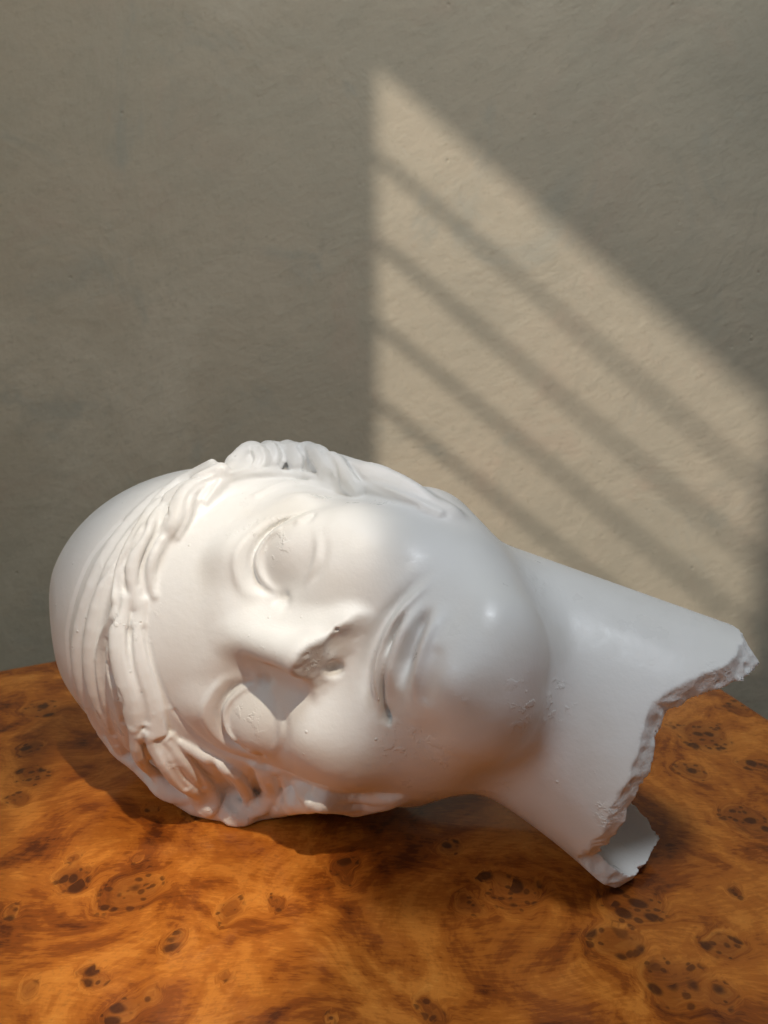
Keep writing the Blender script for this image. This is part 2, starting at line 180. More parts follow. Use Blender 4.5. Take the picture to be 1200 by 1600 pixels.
HAIR={
'mass':[[62.0,-71.0,-42.2,6],[66.7,-51.0,-46.0,8],[73.8,-24.8,-60.2,10],[77.1,-1.5,-72.1,11],[79.6,21.6,-80.2,12],[79.0,40.3,-77.6,12],[72.2,45.3,-58.1,12],[65.0,48.4,-35.5,11],[53.4,54.8,-18.4,10],[42.3,60.5,-8.6,9.5],[30.2,65.1,-1.5,9],[16.0,68.6,3.3,8.5],[1.8,69.0,5.8,8],[-13.0,67.5,6.1,8.5],[-31.1,63.6,3.1,9],[-49.3,60.2,-4.2,9.5],[-66.5,58.8,-15.6,10],[-83.6,54.1,-33.0,10.5],[-96.9,45.4,-54.9,10.5],[-100.9,24.7,-60.0,10],[-94.2,-1.2,-57.4,9],[-87.8,-32.5,-51.5,8],[-73.6,-57.2,-38.5,7]],
'mass2':[[-90.9,88.8,-37.7,4],[-98.9,75.7,-40.7,6],[-106.1,55.1,-47.6,9],[-108.7,34.4,-53.7,10],[-103.0,14.0,-58.6,7],[-76.5,-29.6,-15.6,5],[-88.9,-36.2,-51.4,4.5],[-78.6,-52.9,-41.8,4]],
'c1_0':[[11.0,67.3,13.3,1.9],[5.6,68.0,14.5,2.2],[0.3,68.3,15.9,2.5],[-5.8,68.2,16.8,2.7],[-11.9,67.4,17.1,2.8],[-18.2,66.4,16.6,2.8],[-24.4,65.0,15.7,2.7],[-30.6,63.5,14.7,2.7],[-36.8,62.5,13.1,2.6],[-42.9,62.1,11.0,2.5],[-48.8,61.7,8.9,2.3]],
'c1_1':[[10.6,64.6,12.8,1.6],[5.3,64.9,13.9,1.8],[0.1,64.8,15.4,2.0],[-5.5,64.3,16.4,2.1],[-11.3,63.4,16.5,2.3],[-17.3,62.2,16.1,2.5],[-23.3,60.7,15.2,2.7],[-29.5,59.2,14.0,2.9],[-36.0,58.1,12.4,3.0],[-42.4,57.7,10.5,3.1],[-48.4,57.6,8.6,2.9]],
'c1':[[10.8,66.2,12.6,2.1],[5.4,66.8,13.7,2.4],[0.2,67.0,15.1,2.7],[-5.7,66.7,16.0,2.9],[-11.7,65.9,16.2,3.1],[-17.7,64.8,15.7,3.3],[-23.9,63.3,14.8,3.4],[-30.1,61.8,13.7,3.5],[-36.1,60.7,12.1,3.5],[-42.4,60.1,10.1,3.4],[-48.4,59.6,8.1,3.2]],
'c2_0':[[9.9,60.1,10.4,1.3],[3.2,60.2,11.6,1.5],[-3.7,59.8,12.9,1.8],[-10.5,58.9,13.6,2.1],[-17.4,57.8,13.3,2.4],[-23.8,56.6,12.5,2.6],[-30.3,55.1,11.4,2.7],[-36.8,54.0,9.6,2.8],[-43.0,53.3,7.6,2.8],[-48.9,52.5,5.7,2.6],[-54.7,51.8,3.7,2.4]],
'c2_1':[[9.8,58.5,9.3,1.3],[3.0,58.4,10.3,1.5],[-3.6,57.6,11.4,1.8],[-10.1,56.4,11.7,2.1],[-16.6,54.9,11.4,2.3],[-22.7,53.4,10.4,2.6],[-29.0,51.9,8.8,2.7],[-35.5,50.5,7.0,2.8],[-41.7,49.5,5.1,2.8],[-47.7,49.0,3.0,2.6],[-53.6,48.6,1.1,2.4]],
'c2':[[9.8,59.6,9.4,1.7],[3.0,59.6,10.5,2.0],[-3.7,59.1,11.6,2.3],[-10.4,58.1,12.1,2.5],[-16.9,56.8,11.7,2.7],[-23.4,55.4,10.8,2.8],[-29.6,54.0,9.5,3.0],[-35.9,52.8,7.7,3.0],[-42.3,51.9,5.7,3.0],[-48.2,51.3,3.8,3.0],[-53.9,50.8,1.9,2.8]],
'c3':[[11.7,70.1,12.4,2.8],[6.4,70.2,13.4,2.8],[1.3,71.4,13.7,2.8],[-4.4,74.9,12.2,2.8],[-10.5,79.3,9.3,2.8],[-16.8,82.4,6.9,2.8],[-23.4,84.0,5.1,2.8],[-30.7,84.7,3.1,2.8],[-38.7,85.3,0.1,2.8],[-47.1,85.9,-4.2,2.8],[-56.4,87.8,-10.9,2.8],[-67.7,92.6,-22.1,2.8],[-81.4,100.6,-37.3,2.8]],
'c4':[[-4.7,69.6,14.0,2.6],[-9.5,70.4,14.2,2.6],[-14.6,71.8,13.7,2.6],[-20.7,73.5,11.6,2.6],[-26.7,73.8,9.8,2.6],[-32.8,72.5,8.8,2.6],[-39.9,72.5,5.6,2.6],[-48.3,74.6,-0.7,2.6],[-57.2,77.7,-8.4,2.6],[-66.8,81.6,-17.7,2.6],[-77.6,87.1,-28.7,2.6]],
'l1_0':[[-51.7,60.4,8.9,1.7],[-57.5,61.9,5.5,1.8],[-63.6,63.6,2.1,1.9],[-69.2,65.4,-2.5,1.8],[-76.1,69.2,-11.6,1.8],[-83.8,74.4,-23.2,1.7],[-89.4,76.4,-30.6,1.5],[-93.0,73.9,-32.4,1.4],[-94.9,71.1,-33.2,1.4],[-96.3,68.5,-34.0,1.3]],
'l1_1':[[-52.1,58.0,8.6,1.4],[-58.1,59.4,5.3,1.5],[-64.4,61.0,2.2,1.5],[-70.7,63.0,-2.2,1.6],[-77.9,67.0,-11.3,1.7],[-85.1,71.9,-23.2,1.7],[-89.4,73.7,-30.7,1.8],[-91.0,72.5,-33.1,1.8],[-92.9,69.9,-33.8,1.7],[-94.5,67.3,-34.2,1.5]],
'l1':[[-51.7,59.5,8.3,1.9],[-57.4,60.9,5.0,2.0],[-63.6,62.4,1.7,2.1],[-69.6,64.1,-2.9,2.2],[-76.6,67.8,-11.7,2.2],[-84.1,72.9,-23.5,2.2],[-89.3,74.9,-31.2,2.1],[-92.1,73.2,-33.3,2.0],[-93.8,70.5,-34.1,1.8],[-95.3,67.9,-34.6,1.6]],
'l2_0':[[-55.7,56.5,5.9,2.0],[-59.1,55.5,3.3,2.0],[-62.9,54.2,1.0,2.0],[-66.5,52.8,-0.9,2.0],[-70.3,51.6,-3.0,2.1],[-74.5,51.0,-6.1,2.1],[-78.9,50.7,-9.9,2.1],[-82.8,50.2,-13.8,2.2],[-85.9,49.0,-17.0,2.2],[-88.7,47.6,-20.1,2.2],[-91.4,46.8,-23.7,2.1],[-94.5,47.0,-28.4,2.0],[-98.8,47.8,-34.3,1.9]],
'l2_1':[[-54.2,53.5,5.5,1.8],[-57.5,52.4,2.7,2.0],[-61.2,51.1,0.3,2.1],[-64.7,49.7,-1.9,2.2],[-68.7,48.5,-4.4,2.3],[-73.1,47.9,-7.5,2.4],[-77.6,47.6,-11.1,2.5],[-81.3,47.1,-14.6,2.5],[-84.2,46.1,-17.6,2.5],[-86.9,44.9,-20.8,2.4],[-90.0,44.2,-24.7,2.2],[-93.6,44.5,-29.4,2.0],[-98.3,45.4,-35.1,1.8]],
'l2':[[-54.6,55.2,5.2,2.5],[-57.9,54.1,2.5,2.6],[-61.6,52.8,0.1,2.7],[-65.3,51.4,-2.0,2.8],[-69.1,50.2,-4.3,2.8],[-73.4,49.6,-7.3,2.8],[-77.8,49.3,-11.0,2.8],[-81.6,48.8,-14.7,2.8],[-84.7,47.7,-17.8,2.7],[-87.5,46.5,-20.9,2.6],[-90.4,45.8,-24.6,2.4],[-93.7,46.1,-29.1,2.3],[-98.2,46.9,-35.0,2.1]],
'l3_0':[[-58.2,48.3,-1.9,2.0],[-62.5,46.8,-5.0,2.2],[-66.9,45.1,-7.5,2.3],[-71.2,43.9,-10.5,2.3],[-75.2,43.2,-14.0,2.2],[-78.9,42.6,-17.4,2.1],[-82.3,41.9,-20.5,1.9],[-85.1,41.3,-23.5,1.7],[-87.6,41.2,-26.7,1.5],[-90.4,41.0,-29.7,1.4]],
'l3_1':[[-56.8,46.1,-2.8,1.7],[-61.1,44.3,-5.8,1.8],[-65.5,42.6,-8.3,1.8],[-69.9,41.3,-11.3,1.9],[-74.1,40.4,-14.6,2.0],[-77.9,39.8,-17.9,2.1],[-81.0,39.3,-21.3,2.1],[-83.7,38.9,-24.5,2.1],[-86.2,39.0,-27.8,2.0],[-89.1,39.0,-30.8,1.7]],
'l3':[[-57.4,47.6,-2.6,2.2],[-61.7,45.9,-5.8,2.4],[-66.0,44.2,-8.3,2.5],[-70.3,42.8,-11.3,2.6],[-74.3,42.0,-14.7,2.6],[-78.0,41.3,-18.1,2.5],[-81.3,40.7,-21.3,2.4],[-84.1,40.2,-24.4,2.3],[-86.6,40.3,-27.6,2.1],[-89.5,40.2,-30.5,1.9]],
'l3b_0':[[-89.2,42.3,-30.6,1.7],[-93.3,42.5,-34.1,1.7],[-97.2,42.3,-36.8,1.8],[-99.9,42.4,-38.1,1.9],[-101.5,42.8,-38.5,2.0],[-103.1,43.2,-38.5,2.1],[-104.5,43.8,-38.4,2.2],[-105.5,44.5,-38.7,2.2],[-106.2,45.3,-39.2,2.1],[-107.0,46.0,-39.3,1.9]],
'l3b_1':[[-88.1,40.6,-31.9,2.0],[-92.2,40.5,-35.6,2.2],[-96.2,39.9,-38.2,2.3],[-99.4,39.6,-39.6,2.3],[-101.9,39.5,-39.8,2.3],[-104.2,40.0,-39.6,2.2],[-106.1,40.7,-39.5,2.0],[-107.6,41.7,-39.8,1.8],[-108.6,43.1,-40.4,1.7],[-109.2,44.3,-40.5,1.5]],
'l3b':[[-88.4,41.9,-31.6,2.2],[-92.3,41.9,-35.2,2.4],[-96.3,41.5,-38.0,2.5],[-99.5,41.2,-39.5,2.6],[-101.8,41.3,-39.9,2.6],[-103.7,41.7,-39.8,2.6],[-105.3,42.4,-39.6,2.6],[-106.5,43.3,-39.8,2.4],[-107.3,44.4,-40.4,2.3],[-107.9,45.4,-40.4,2.1]],
'l6_0':[[-97.4,78.7,-35.3,1.9],[-99.1,75.6,-34.1,2.2],[-100.9,71.9,-33.9,2.6],[-102.8,68.4,-35.2,2.7],[-103.8,64.5,-36.4,2.7],[-104.0,60.4,-38.1,2.5],[-103.6,56.5,-39.4,2.0]],
'l6_1':[[-94.5,76.9,-36.4,1.9],[-96.0,73.6,-35.4,2.3],[-97.8,70.0,-34.7,2.6],[-99.7,66.9,-35.2,2.8],[-100.7,63.8,-36.1,2.7],[-101.3,60.4,-37.8,2.4],[-101.2,56.5,-39.0,2.0]],
'l6_2':[[-93.1,75.9,-38.3,2.3],[-94.4,72.6,-37.5,2.5],[-95.6,69.0,-36.6,2.5],[-96.8,66.0,-36.8,2.4],[-97.4,63.4,-37.5,2.2],[-97.9,60.3,-39.2,2.0],[-98.1,56.6,-40.0,1.8]],
'l6':[[-95.1,77.1,-37.5,3.1],[-96.6,74.0,-36.6,3.5],[-98.1,70.6,-35.9,3.7],[-99.8,67.4,-36.6,3.7],[-100.9,64.1,-37.5,3.7],[-101.5,60.4,-39.1,3.4],[-101.3,56.5,-40.2,2.9]],
'l7_0':[[-90.0,50.5,-27.0,2.2],[-94.7,51.2,-31.7,2.3],[-99.9,51.4,-35.8,2.4],[-104.3,50.0,-37.7,2.4],[-107.1,47.7,-39.0,2.5],[-108.8,45.7,-41.5,2.6],[-109.9,43.2,-44.0,2.5]],
'l7_1':[[-89.6,48.0,-27.7,2.1],[-94.7,48.3,-32.3,2.6],[-99.7,48.1,-35.6,2.9],[-102.1,47.1,-37.7,3.0],[-103.8,45.3,-39.0,2.9],[-105.2,43.6,-41.3,2.5],[-106.4,41.4,-43.5,2.1]],
'l7_2':[[-88.4,46.4,-29.2,2.3],[-93.4,46.0,-33.6,2.7],[-98.3,45.2,-36.9,2.9],[-99.6,44.6,-39.4,2.8],[-100.4,43.4,-40.8,2.6],[-101.4,42.0,-42.7,2.3],[-102.9,39.8,-44.6,2.1]],
'l7':[[-88.9,48.7,-28.4,3.1],[-93.6,48.8,-32.9,3.6],[-98.7,48.6,-36.8,3.9],[-102.0,47.6,-39.1,4.1],[-103.8,45.9,-40.5,4.1],[-105.2,44.1,-42.7,4.0],[-106.4,41.6,-44.8,3.5]],
'l8_0':[[-108.1,39.9,-44.8,2.8],[-109.8,36.0,-43.9,3.0],[-111.1,32.1,-43.3,3.0],[-112.1,28.5,-44.9,2.8],[-112.0,25.2,-47.1,2.6],[-110.7,22.9,-50.0,2.4],[-109.1,20.6,-52.3,2.2]],
'l8_1':[[-104.2,38.2,-45.0,2.2],[-105.7,34.2,-44.0,2.5],[-107.1,30.4,-43.2,2.7],[-108.3,27.1,-44.2,3.0],[-108.7,24.5,-45.7,3.1],[-107.9,22.7,-48.2,3.0],[-106.6,20.7,-50.6,2.6]],
'l8_2':[[-101.1,36.8,-46.6,2.4],[-101.8,32.6,-45.8,2.5],[-102.7,29.0,-45.0,2.6],[-103.5,26.4,-45.1,2.7],[-104.1,24.7,-45.6,2.8],[-104.1,23.4,-47.7,2.8],[-103.6,21.3,-50.0,2.6]],
'l8':[[-104.5,38.4,-46.3,3.7],[-106.0,34.4,-45.5,4.2],[-107.2,30.9,-44.7,4.4],[-108.2,27.9,-45.6,4.5],[-108.4,25.3,-47.0,4.4],[-107.5,23.4,-49.5,4.1],[-106.3,21.1,-51.7,3.5]],
'l4_0':[[-61.5,43.0,-6.8,1.5],[-63.8,38.6,-9.0,1.6],[-66.5,34.4,-10.9,1.7],[-69.1,30.3,-13.0,1.7],[-71.5,26.5,-15.3,1.8],[-74.0,23.5,-18.1,1.8],[-77.3,21.8,-21.8,1.8],[-82.2,21.8,-27.6,1.8],[-88.2,23.3,-34.9,1.9],[-93.5,24.6,-41.2,1.9],[-98.4,24.3,-44.6,2.0],[-102.2,23.0,-45.8,2.0],[-105.7,21.4,-46.1,1.9]],
'l4_1':[[-59.9,41.8,-6.0,1.2],[-62.2,37.2,-7.9,1.3],[-64.8,32.8,-9.8,1.4],[-67.3,28.5,-11.8,1.6],[-69.8,24.5,-14.1,1.7],[-72.7,20.9,-17.2,1.9],[-76.6,18.6,-21.7,2.0],[-82.0,18.5,-28.1,2.2],[-88.1,20.0,-35.6,2.3],[-93.3,21.3,-41.8,2.3],[-97.4,21.2,-45.3,2.4],[-101.0,20.1,-46.5,2.3],[-104.5,18.6,-46.6,2.2]],
'l4':[[-60.6,42.6,-6.8,1.6],[-62.9,38.1,-8.9,1.8],[-65.5,33.7,-10.8,2.0],[-68.0,29.6,-12.8,2.1],[-70.4,25.6,-15.2,2.3],[-73.0,22.3,-18.0,2.4],[-76.5,20.3,-22.1,2.5],[-81.7,20.2,-28.2,2.5],[-87.7,21.5,-35.6,2.6],[-92.9,22.8,-41.9,2.6],[-97.9,22.7,-45.6,2.6],[-101.6,21.4,-46.8,2.5],[-104.9,19.9,-46.9,2.4]],
'l5_0':[[-66.0,8.7,-18.0,2.0],[-68.7,7.9,-20.1,2.1],[-72.1,7.4,-22.0,2.1],[-75.8,7.5,-25.2,2.0],[-80.3,8.7,-30.3,1.9],[-85.1,10.9,-36.3,1.9],[-88.5,13.1,-42.5,1.8],[-93.0,14.9,-46.5,1.7],[-97.7,17.3,-47.7,1.7],[-102.3,19.9,-47.6,1.6]],
'l5_1':[[-65.6,6.3,-17.3,1.7],[-68.5,5.2,-19.4,1.8],[-72.1,4.3,-21.6,1.8],[-76.1,4.2,-25.3,1.9],[-80.8,5.2,-30.8,2.0],[-86.0,7.5,-37.0,2.0],[-90.6,10.4,-41.8,2.0],[-94.8,12.7,-44.7,2.0],[-99.1,14.9,-46.5,1.9],[-103.5,17.7,-47.4,1.8]],
'l5_2':[[-64.7,4.2,-17.3,1.7],[-67.5,2.7,-19.5,1.8],[-71.3,1.5,-22.0,1.9],[-75.6,1.1,-26.1,2.0],[-80.5,2.1,-31.9,2.1],[-86.1,4.4,-38.3,2.2],[-92.2,7.4,-42.0,2.2],[-96.6,10.3,-43.8,2.1],[-100.5,12.4,-46.2,2.0],[-104.5,15.5,-48.0,1.7]],
'l5':[[-65.0,6.4,-18.0,2.8],[-67.7,5.3,-20.2,3.0],[-71.3,4.4,-22.4,3.1],[-75.3,4.3,-26.0,3.2],[-80.0,5.4,-31.5,3.2],[-85.1,7.6,-37.7,3.2],[-90.2,10.1,-42.7,3.0],[-94.9,12.3,-45.6,2.9],[-99.1,14.7,-47.4,2.7],[-103.4,17.7,-48.3,2.4]],
'l9_0':[[-67.0,0.1,-20.5,1.5],[-70.9,-0.5,-24.4,1.7],[-75.4,-1.0,-28.5,1.9],[-79.5,-1.3,-32.5,2.1],[-82.8,-2.5,-34.9,2.2],[-84.7,-4.6,-32.8,2.3],[-85.7,-6.4,-30.6,2.2],[-86.3,-7.1,-30.5,2.1],[-88.3,-6.3,-31.7,1.9],[-91.8,-4.0,-34.1,1.6]],
'l9_1':[[-66.8,-2.1,-20.2,1.4],[-70.6,-3.1,-24.3,1.6],[-75.0,-3.9,-28.5,1.8],[-79.1,-4.5,-32.3,2.0],[-81.2,-5.0,-33.2,2.1],[-81.7,-6.6,-32.8,2.2],[-82.9,-8.6,-29.8,2.2],[-86.5,-9.5,-27.8,2.2],[-90.2,-8.7,-30.3,2.0],[-93.4,-6.5,-33.8,1.8]],
'l9':[[-66.5,-0.9,-20.8,2.0],[-70.3,-1.7,-24.8,2.2],[-74.7,-2.2,-28.9,2.3],[-78.8,-2.7,-32.8,2.4],[-81.9,-3.9,-34.7,2.5],[-83.6,-6.0,-33.1,2.5],[-84.7,-7.9,-30.5,2.4],[-86.5,-8.7,-29.6,2.3],[-89.1,-7.9,-31.5,2.2],[-92.3,-5.5,-34.4,2.0]],
'l10_0':[[-71.3,-5.9,-28.3,1.5],[-75.3,-7.4,-32.0,1.7],[-79.1,-11.4,-31.8,1.9],[-79.0,-14.9,-25.7,2.0],[-78.2,-19.8,-19.2,2.1],[-77.7,-23.8,-14.2,2.1],[-76.9,-24.4,-13.5,2.0],[-77.4,-23.9,-14.7,1.8],[-80.5,-21.3,-18.8,1.6],[-84.2,-17.6,-23.5,1.4]],
'l10_1':[[-71.0,-7.9,-27.8,1.6],[-74.5,-9.4,-30.9,1.7],[-76.7,-11.6,-30.7,1.7],[-77.2,-16.6,-27.3,1.7],[-75.6,-21.1,-20.5,1.7],[-74.4,-24.2,-14.6,1.6],[-76.1,-26.5,-11.1,1.6],[-79.8,-25.6,-13.5,1.6],[-82.6,-23.4,-18.5,1.6],[-85.5,-19.8,-24.1,1.5]],
'l10':[[-70.7,-6.9,-28.3,1.9],[-74.4,-8.4,-31.7,2.0],[-77.6,-11.8,-31.7,2.1],[-78.5,-16.2,-26.6,2.2],[-77.2,-20.9,-20.0,2.2],[-76.1,-24.5,-14.7,2.2],[-76.5,-25.9,-12.7,2.2],[-78.4,-25.2,-14.4,2.1],[-81.2,-22.6,-19.1,2.0],[-84.4,-18.7,-24.2,1.8]],
'l11_0':[[-71.9,-28.7,-13.7,1.9],[-72.7,-31.6,-14.5,2.2],[-74.4,-34.3,-19.2,2.3],[-77.3,-36.8,-27.6,2.4],[-78.6,-42.2,-33.8,2.4],[-78.0,-49.5,-34.3,2.3],[-76.1,-55.5,-33.2,2.1],[-74.5,-59.3,-33.1,1.9],[-73.1,-61.4,-34.1,1.7],[-71.8,-63.4,-34.9,1.5]],
'l11_1':[[-69.3,-28.6,-15.2,1.7],[-70.6,-30.5,-16.5,1.8],[-71.7,-33.8,-20.6,1.9],[-74.8,-38.5,-27.5,1.9],[-76.7,-43.3,-32.0,2.0],[-75.4,-48.9,-33.1,2.1],[-73.8,-54.6,-32.0,2.1],[-72.2,-58.5,-31.8,2.1],[-71.0,-61.0,-32.5,2.0],[-70.0,-63.2,-33.2,1.9]],
'l11':[[-70.8,-28.9,-15.0,2.2],[-72.0,-30.7,-15.9,2.4],[-73.1,-33.4,-19.8,2.5],[-75.7,-37.1,-27.8,2.6],[-77.1,-42.7,-33.4,2.6],[-76.4,-49.4,-34.3,2.6],[-74.7,-55.2,-33.2,2.5],[-73.2,-58.8,-33.0,2.4],[-71.9,-61.0,-33.9,2.2],[-70.7,-63.1,-34.5,2.0]],
'l12_0':[[-78.2,-28.5,-14.7,2.2],[-78.2,-29.2,-14.9,2.3],[-79.8,-31.5,-17.7,2.2],[-82.4,-33.7,-25.7,2.2],[-84.7,-36.9,-33.9,2.2],[-84.6,-42.0,-40.0,2.2],[-82.1,-48.6,-41.9,2.0]],
'l12_1':[[-74.7,-28.9,-14.0,2.0],[-74.8,-30.7,-14.5,2.1],[-76.5,-32.9,-18.4,2.2],[-79.3,-34.7,-26.3,2.2],[-81.5,-37.3,-34.3,2.3],[-81.8,-42.2,-39.0,2.3],[-79.9,-48.3,-40.2,2.1]],
'l12':[[-76.5,-29.0,-14.8,2.5],[-76.5,-29.7,-15.3,2.8],[-78.0,-31.5,-18.0,3.0],[-80.8,-33.5,-26.2,3.0],[-83.1,-36.5,-34.3,2.9],[-83.0,-42.1,-40.1,2.7],[-80.6,-48.5,-41.4,2.4]],
'u1_0':[[55.4,75.3,-20.3,1.8],[51.6,70.8,-12.6,1.9],[48.6,67.8,-4.6,2.0],[45.3,66.1,1.4,2.0],[41.3,65.8,5.2,2.1],[36.3,66.2,7.9,2.1],[30.9,66.6,10.1,2.1],[25.4,66.3,11.6,2.0],[19.7,65.1,12.3,1.8],[14.0,63.5,12.0,1.6],[8.0,61.4,11.5,1.4]],
'u1_1':[[56.7,72.0,-21.2,2.0],[54.2,68.0,-12.7,2.0],[51.0,64.8,-4.5,1.9],[46.8,62.6,1.8,1.9],[41.4,62.1,5.5,1.9],[36.0,62.7,8.0,1.9],[30.7,63.4,10.0,1.9],[25.5,63.5,11.1,1.8],[20.2,62.9,11.3,1.7],[14.6,61.7,11.0,1.6],[8.6,60.1,10.4,1.4]],
'u1':[[55.5,73.5,-21.2,2.5],[52.4,68.9,-12.9,2.6],[49.3,65.9,-4.9,2.6],[45.7,64.2,1.0,2.6],[41.0,64.0,4.8,2.6],[35.9,64.6,7.4,2.5],[30.7,65.2,9.4,2.3],[25.2,65.2,10.8,2.2],[19.8,64.4,11.4,2.0],[14.3,63.0,11.1,1.8],[8.2,61.1,10.7,1.5]],
'u2_0':[[71.1,50.8,-26.6,2.1],[68.7,53.4,-23.9,2.1],[66.2,55.7,-19.6,2.1],[64.1,56.7,-14.7,2.1],[61.3,56.8,-10.4,2.1],[58.1,56.6,-7.1,2.0],[54.9,56.4,-4.5,1.9],[52.1,56.0,-2.2,1.8],[49.4,55.7,-0.5,1.8],[47.3,55.8,0.3,1.7],[45.6,56.1,0.5,1.7],[44.4,56.5,0.3,1.6],[43.2,56.7,0.5,1.5]],
'u2_1':[[70.6,48.9,-25.2,1.8],[68.5,51.2,-22.4,1.9],[66.7,53.1,-18.5,2.1],[64.7,53.7,-14.2,2.2],[61.8,53.6,-10.1,2.3],[58.3,53.2,-6.9,2.4],[55.0,52.9,-4.7,2.4],[51.9,52.6,-3.0,2.3],[49.0,52.4,-1.6,2.2],[46.6,52.6,-0.7,2.1],[44.7,53.1,-0.4,1.9],[43.3,53.8,-0.3,1.7],[42.2,54.3,-0.0,1.5]],
'u2_2':[[69.0,46.8,-24.6,1.6],[67.2,48.9,-21.7,1.8],[65.8,50.5,-18.1,1.9],[63.9,51.1,-14.5,2.0],[61.2,51.1,-10.8,2.1],[57.9,50.9,-7.9,2.2],[54.4,50.8,-6.0,2.3],[51.1,50.8,-4.5,2.3],[48.2,50.8,-3.2,2.3],[45.7,51.0,-2.3,2.2],[43.7,51.6,-1.9,2.0],[42.2,52.3,-1.8,1.9],[41.1,52.9,-1.3,1.6]],
'u2':[[69.8,48.9,-26.0,2.8],[67.6,51.2,-23.2,3.0],[65.6,53.0,-19.1,3.1],[63.5,53.8,-14.8,3.2],[60.9,53.7,-11.0,3.2],[57.7,53.4,-8.0,3.2],[54.3,53.3,-5.8,3.2],[51.2,53.2,-3.9,3.1],[48.5,53.1,-2.5,3.0],[46.2,53.3,-1.6,2.9],[44.4,53.8,-1.3,2.8],[43.1,54.4,-1.2,2.6],[42.0,54.8,-0.9,2.4]],
'u2b':[[58.8,50.0,-10.4,2.0],[56.3,49.4,-8.9,2.0],[53.6,48.9,-7.3,2.0],[50.8,48.9,-6.0,2.0],[47.8,49.3,-4.6,2.0],[44.8,50.2,-3.3,2.0],[41.8,51.1,-2.0,2.0]],
'u3':[[38.6,56.4,2.2,2.8],[35.6,56.8,3.9,2.7],[32.7,57.0,5.7,2.6],[29.7,57.2,6.8,2.5],[26.6,57.4,7.4,2.4],[23.6,57.3,7.6,2.2],[20.8,56.9,7.6,2.1],[18.1,56.3,7.5,2.0],[15.6,55.3,7.2,1.9],[13.3,53.9,7.2,1.8]],
'u4_0':[[79.3,47.3,-47.4,1.4],[76.3,45.6,-37.6,1.4],[73.2,44.2,-30.3,1.5],[69.7,44.2,-25.5,1.5],[66.3,44.8,-22.0,1.5],[62.7,45.7,-19.0,1.3],[59.3,46.3,-15.7,1.1]],
'u4_1':[[79.4,44.9,-47.8,1.4],[75.5,43.2,-38.4,1.6],[72.2,42.0,-31.1,1.7],[68.6,42.1,-26.3,1.7],[65.2,43.0,-22.8,1.6],[61.6,44.2,-19.8,1.3],[58.4,45.3,-16.4,1.0]],
'u4':[[78.9,46.3,-47.8,1.9],[75.4,44.8,-38.0,2.0],[72.4,43.6,-30.9,2.0],[69.0,43.6,-26.2,1.9],[65.5,44.2,-22.8,1.7],[61.9,45.3,-19.7,1.5],[58.6,46.0,-16.3,1.2]],
'u5':[[77.0,53.5,-33.0,2.8],[71.7,65.9,-37.7,2.8],[66.6,72.6,-34.4,2.8],[61.4,74.2,-26.0,2.8],[56.0,74.1,-17.7,2.8],[50.5,72.8,-9.7,2.8],[45.1,70.8,-1.8,2.8],[40.0,69.8,4.0,2.8],[34.4,70.5,7.3,2.8],[28.4,71.7,9.3,2.8],[22.2,72.0,11.0,2.8],[16.3,71.4,12.4,2.8],[10.2,70.7,13.6,2.8]],
'w1_0':[[80.3,47.3,-46.3,2.3],[82.6,46.7,-50.1,2.4],[85.1,46.4,-53.5,2.4],[87.1,45.9,-56.4,2.4],[87.8,45.5,-57.8,2.3],[87.4,45.8,-57.8,2.2],[86.8,43.6,-56.6,2.0],[85.5,40.6,-54.2,1.9],[83.6,38.3,-52.1,1.8],[81.7,37.1,-50.5,1.6],[79.8,36.8,-49.2,1.5],[78.0,37.0,-47.7,1.4],[76.2,37.0,-45.7,1.3]],
'w1_1':[[80.4,50.1,-46.8,1.9],[82.7,49.5,-50.5,1.9],[85.3,49.1,-54.0,1.9],[87.4,48.5,-57.3,1.9],[88.5,47.4,-59.7,2.0],[88.6,45.3,-60.2,2.0],[87.7,42.0,-58.5,2.0],[86.1,38.7,-56.0,2.0],[83.8,36.2,-53.7,2.0],[81.4,34.9,-52.0,2.0],[79.1,34.7,-50.3,1.9],[77.1,34.9,-48.5,1.8],[75.4,35.1,-46.4,1.6]],
'w1_2':[[79.3,52.1,-47.7,1.8],[81.6,51.6,-51.4,2.0],[84.1,51.3,-54.9,2.1],[86.3,50.7,-58.4,2.2],[87.7,49.0,-61.7,2.3],[88.3,44.6,-62.9,2.4],[87.3,40.6,-61.0,2.4],[85.3,37.2,-58.4,2.3],[82.9,34.8,-56.1,2.2],[80.2,33.5,-54.1,2.0],[77.6,33.2,-52.0,1.9],[75.4,33.5,-49.8,1.6],[73.8,33.7,-47.5,1.4]],
'w1':[[79.3,49.7,-47.3,3.0],[81.6,49.1,-51.0,3.2],[84.1,48.8,-54.4,3.3],[86.2,48.2,-57.5,3.3],[87.2,47.1,-59.8,3.3],[87.3,45.2,-60.4,3.3],[86.5,42.2,-58.8,3.2],[85.0,39.2,-56.3,3.1],[82.9,36.9,-54.2,2.9],[80.7,35.7,-52.4,2.8],[78.5,35.4,-50.7,2.6],[76.5,35.6,-48.9,2.4],[74.8,35.7,-46.8,2.1]],
'w2_0':[[88.0,44.5,-68.3,1.8],[87.9,42.1,-66.7,1.9],[88.1,39.6,-65.0,1.9],[87.5,37.6,-63.8,2.0],[86.0,35.8,-62.6,2.0],[84.2,34.2,-61.2,2.1],[82.5,33.0,-59.9,2.1],[80.8,32.6,-58.4,2.0],[78.6,32.7,-56.6,1.8],[76.3,32.5,-54.3,1.6]],
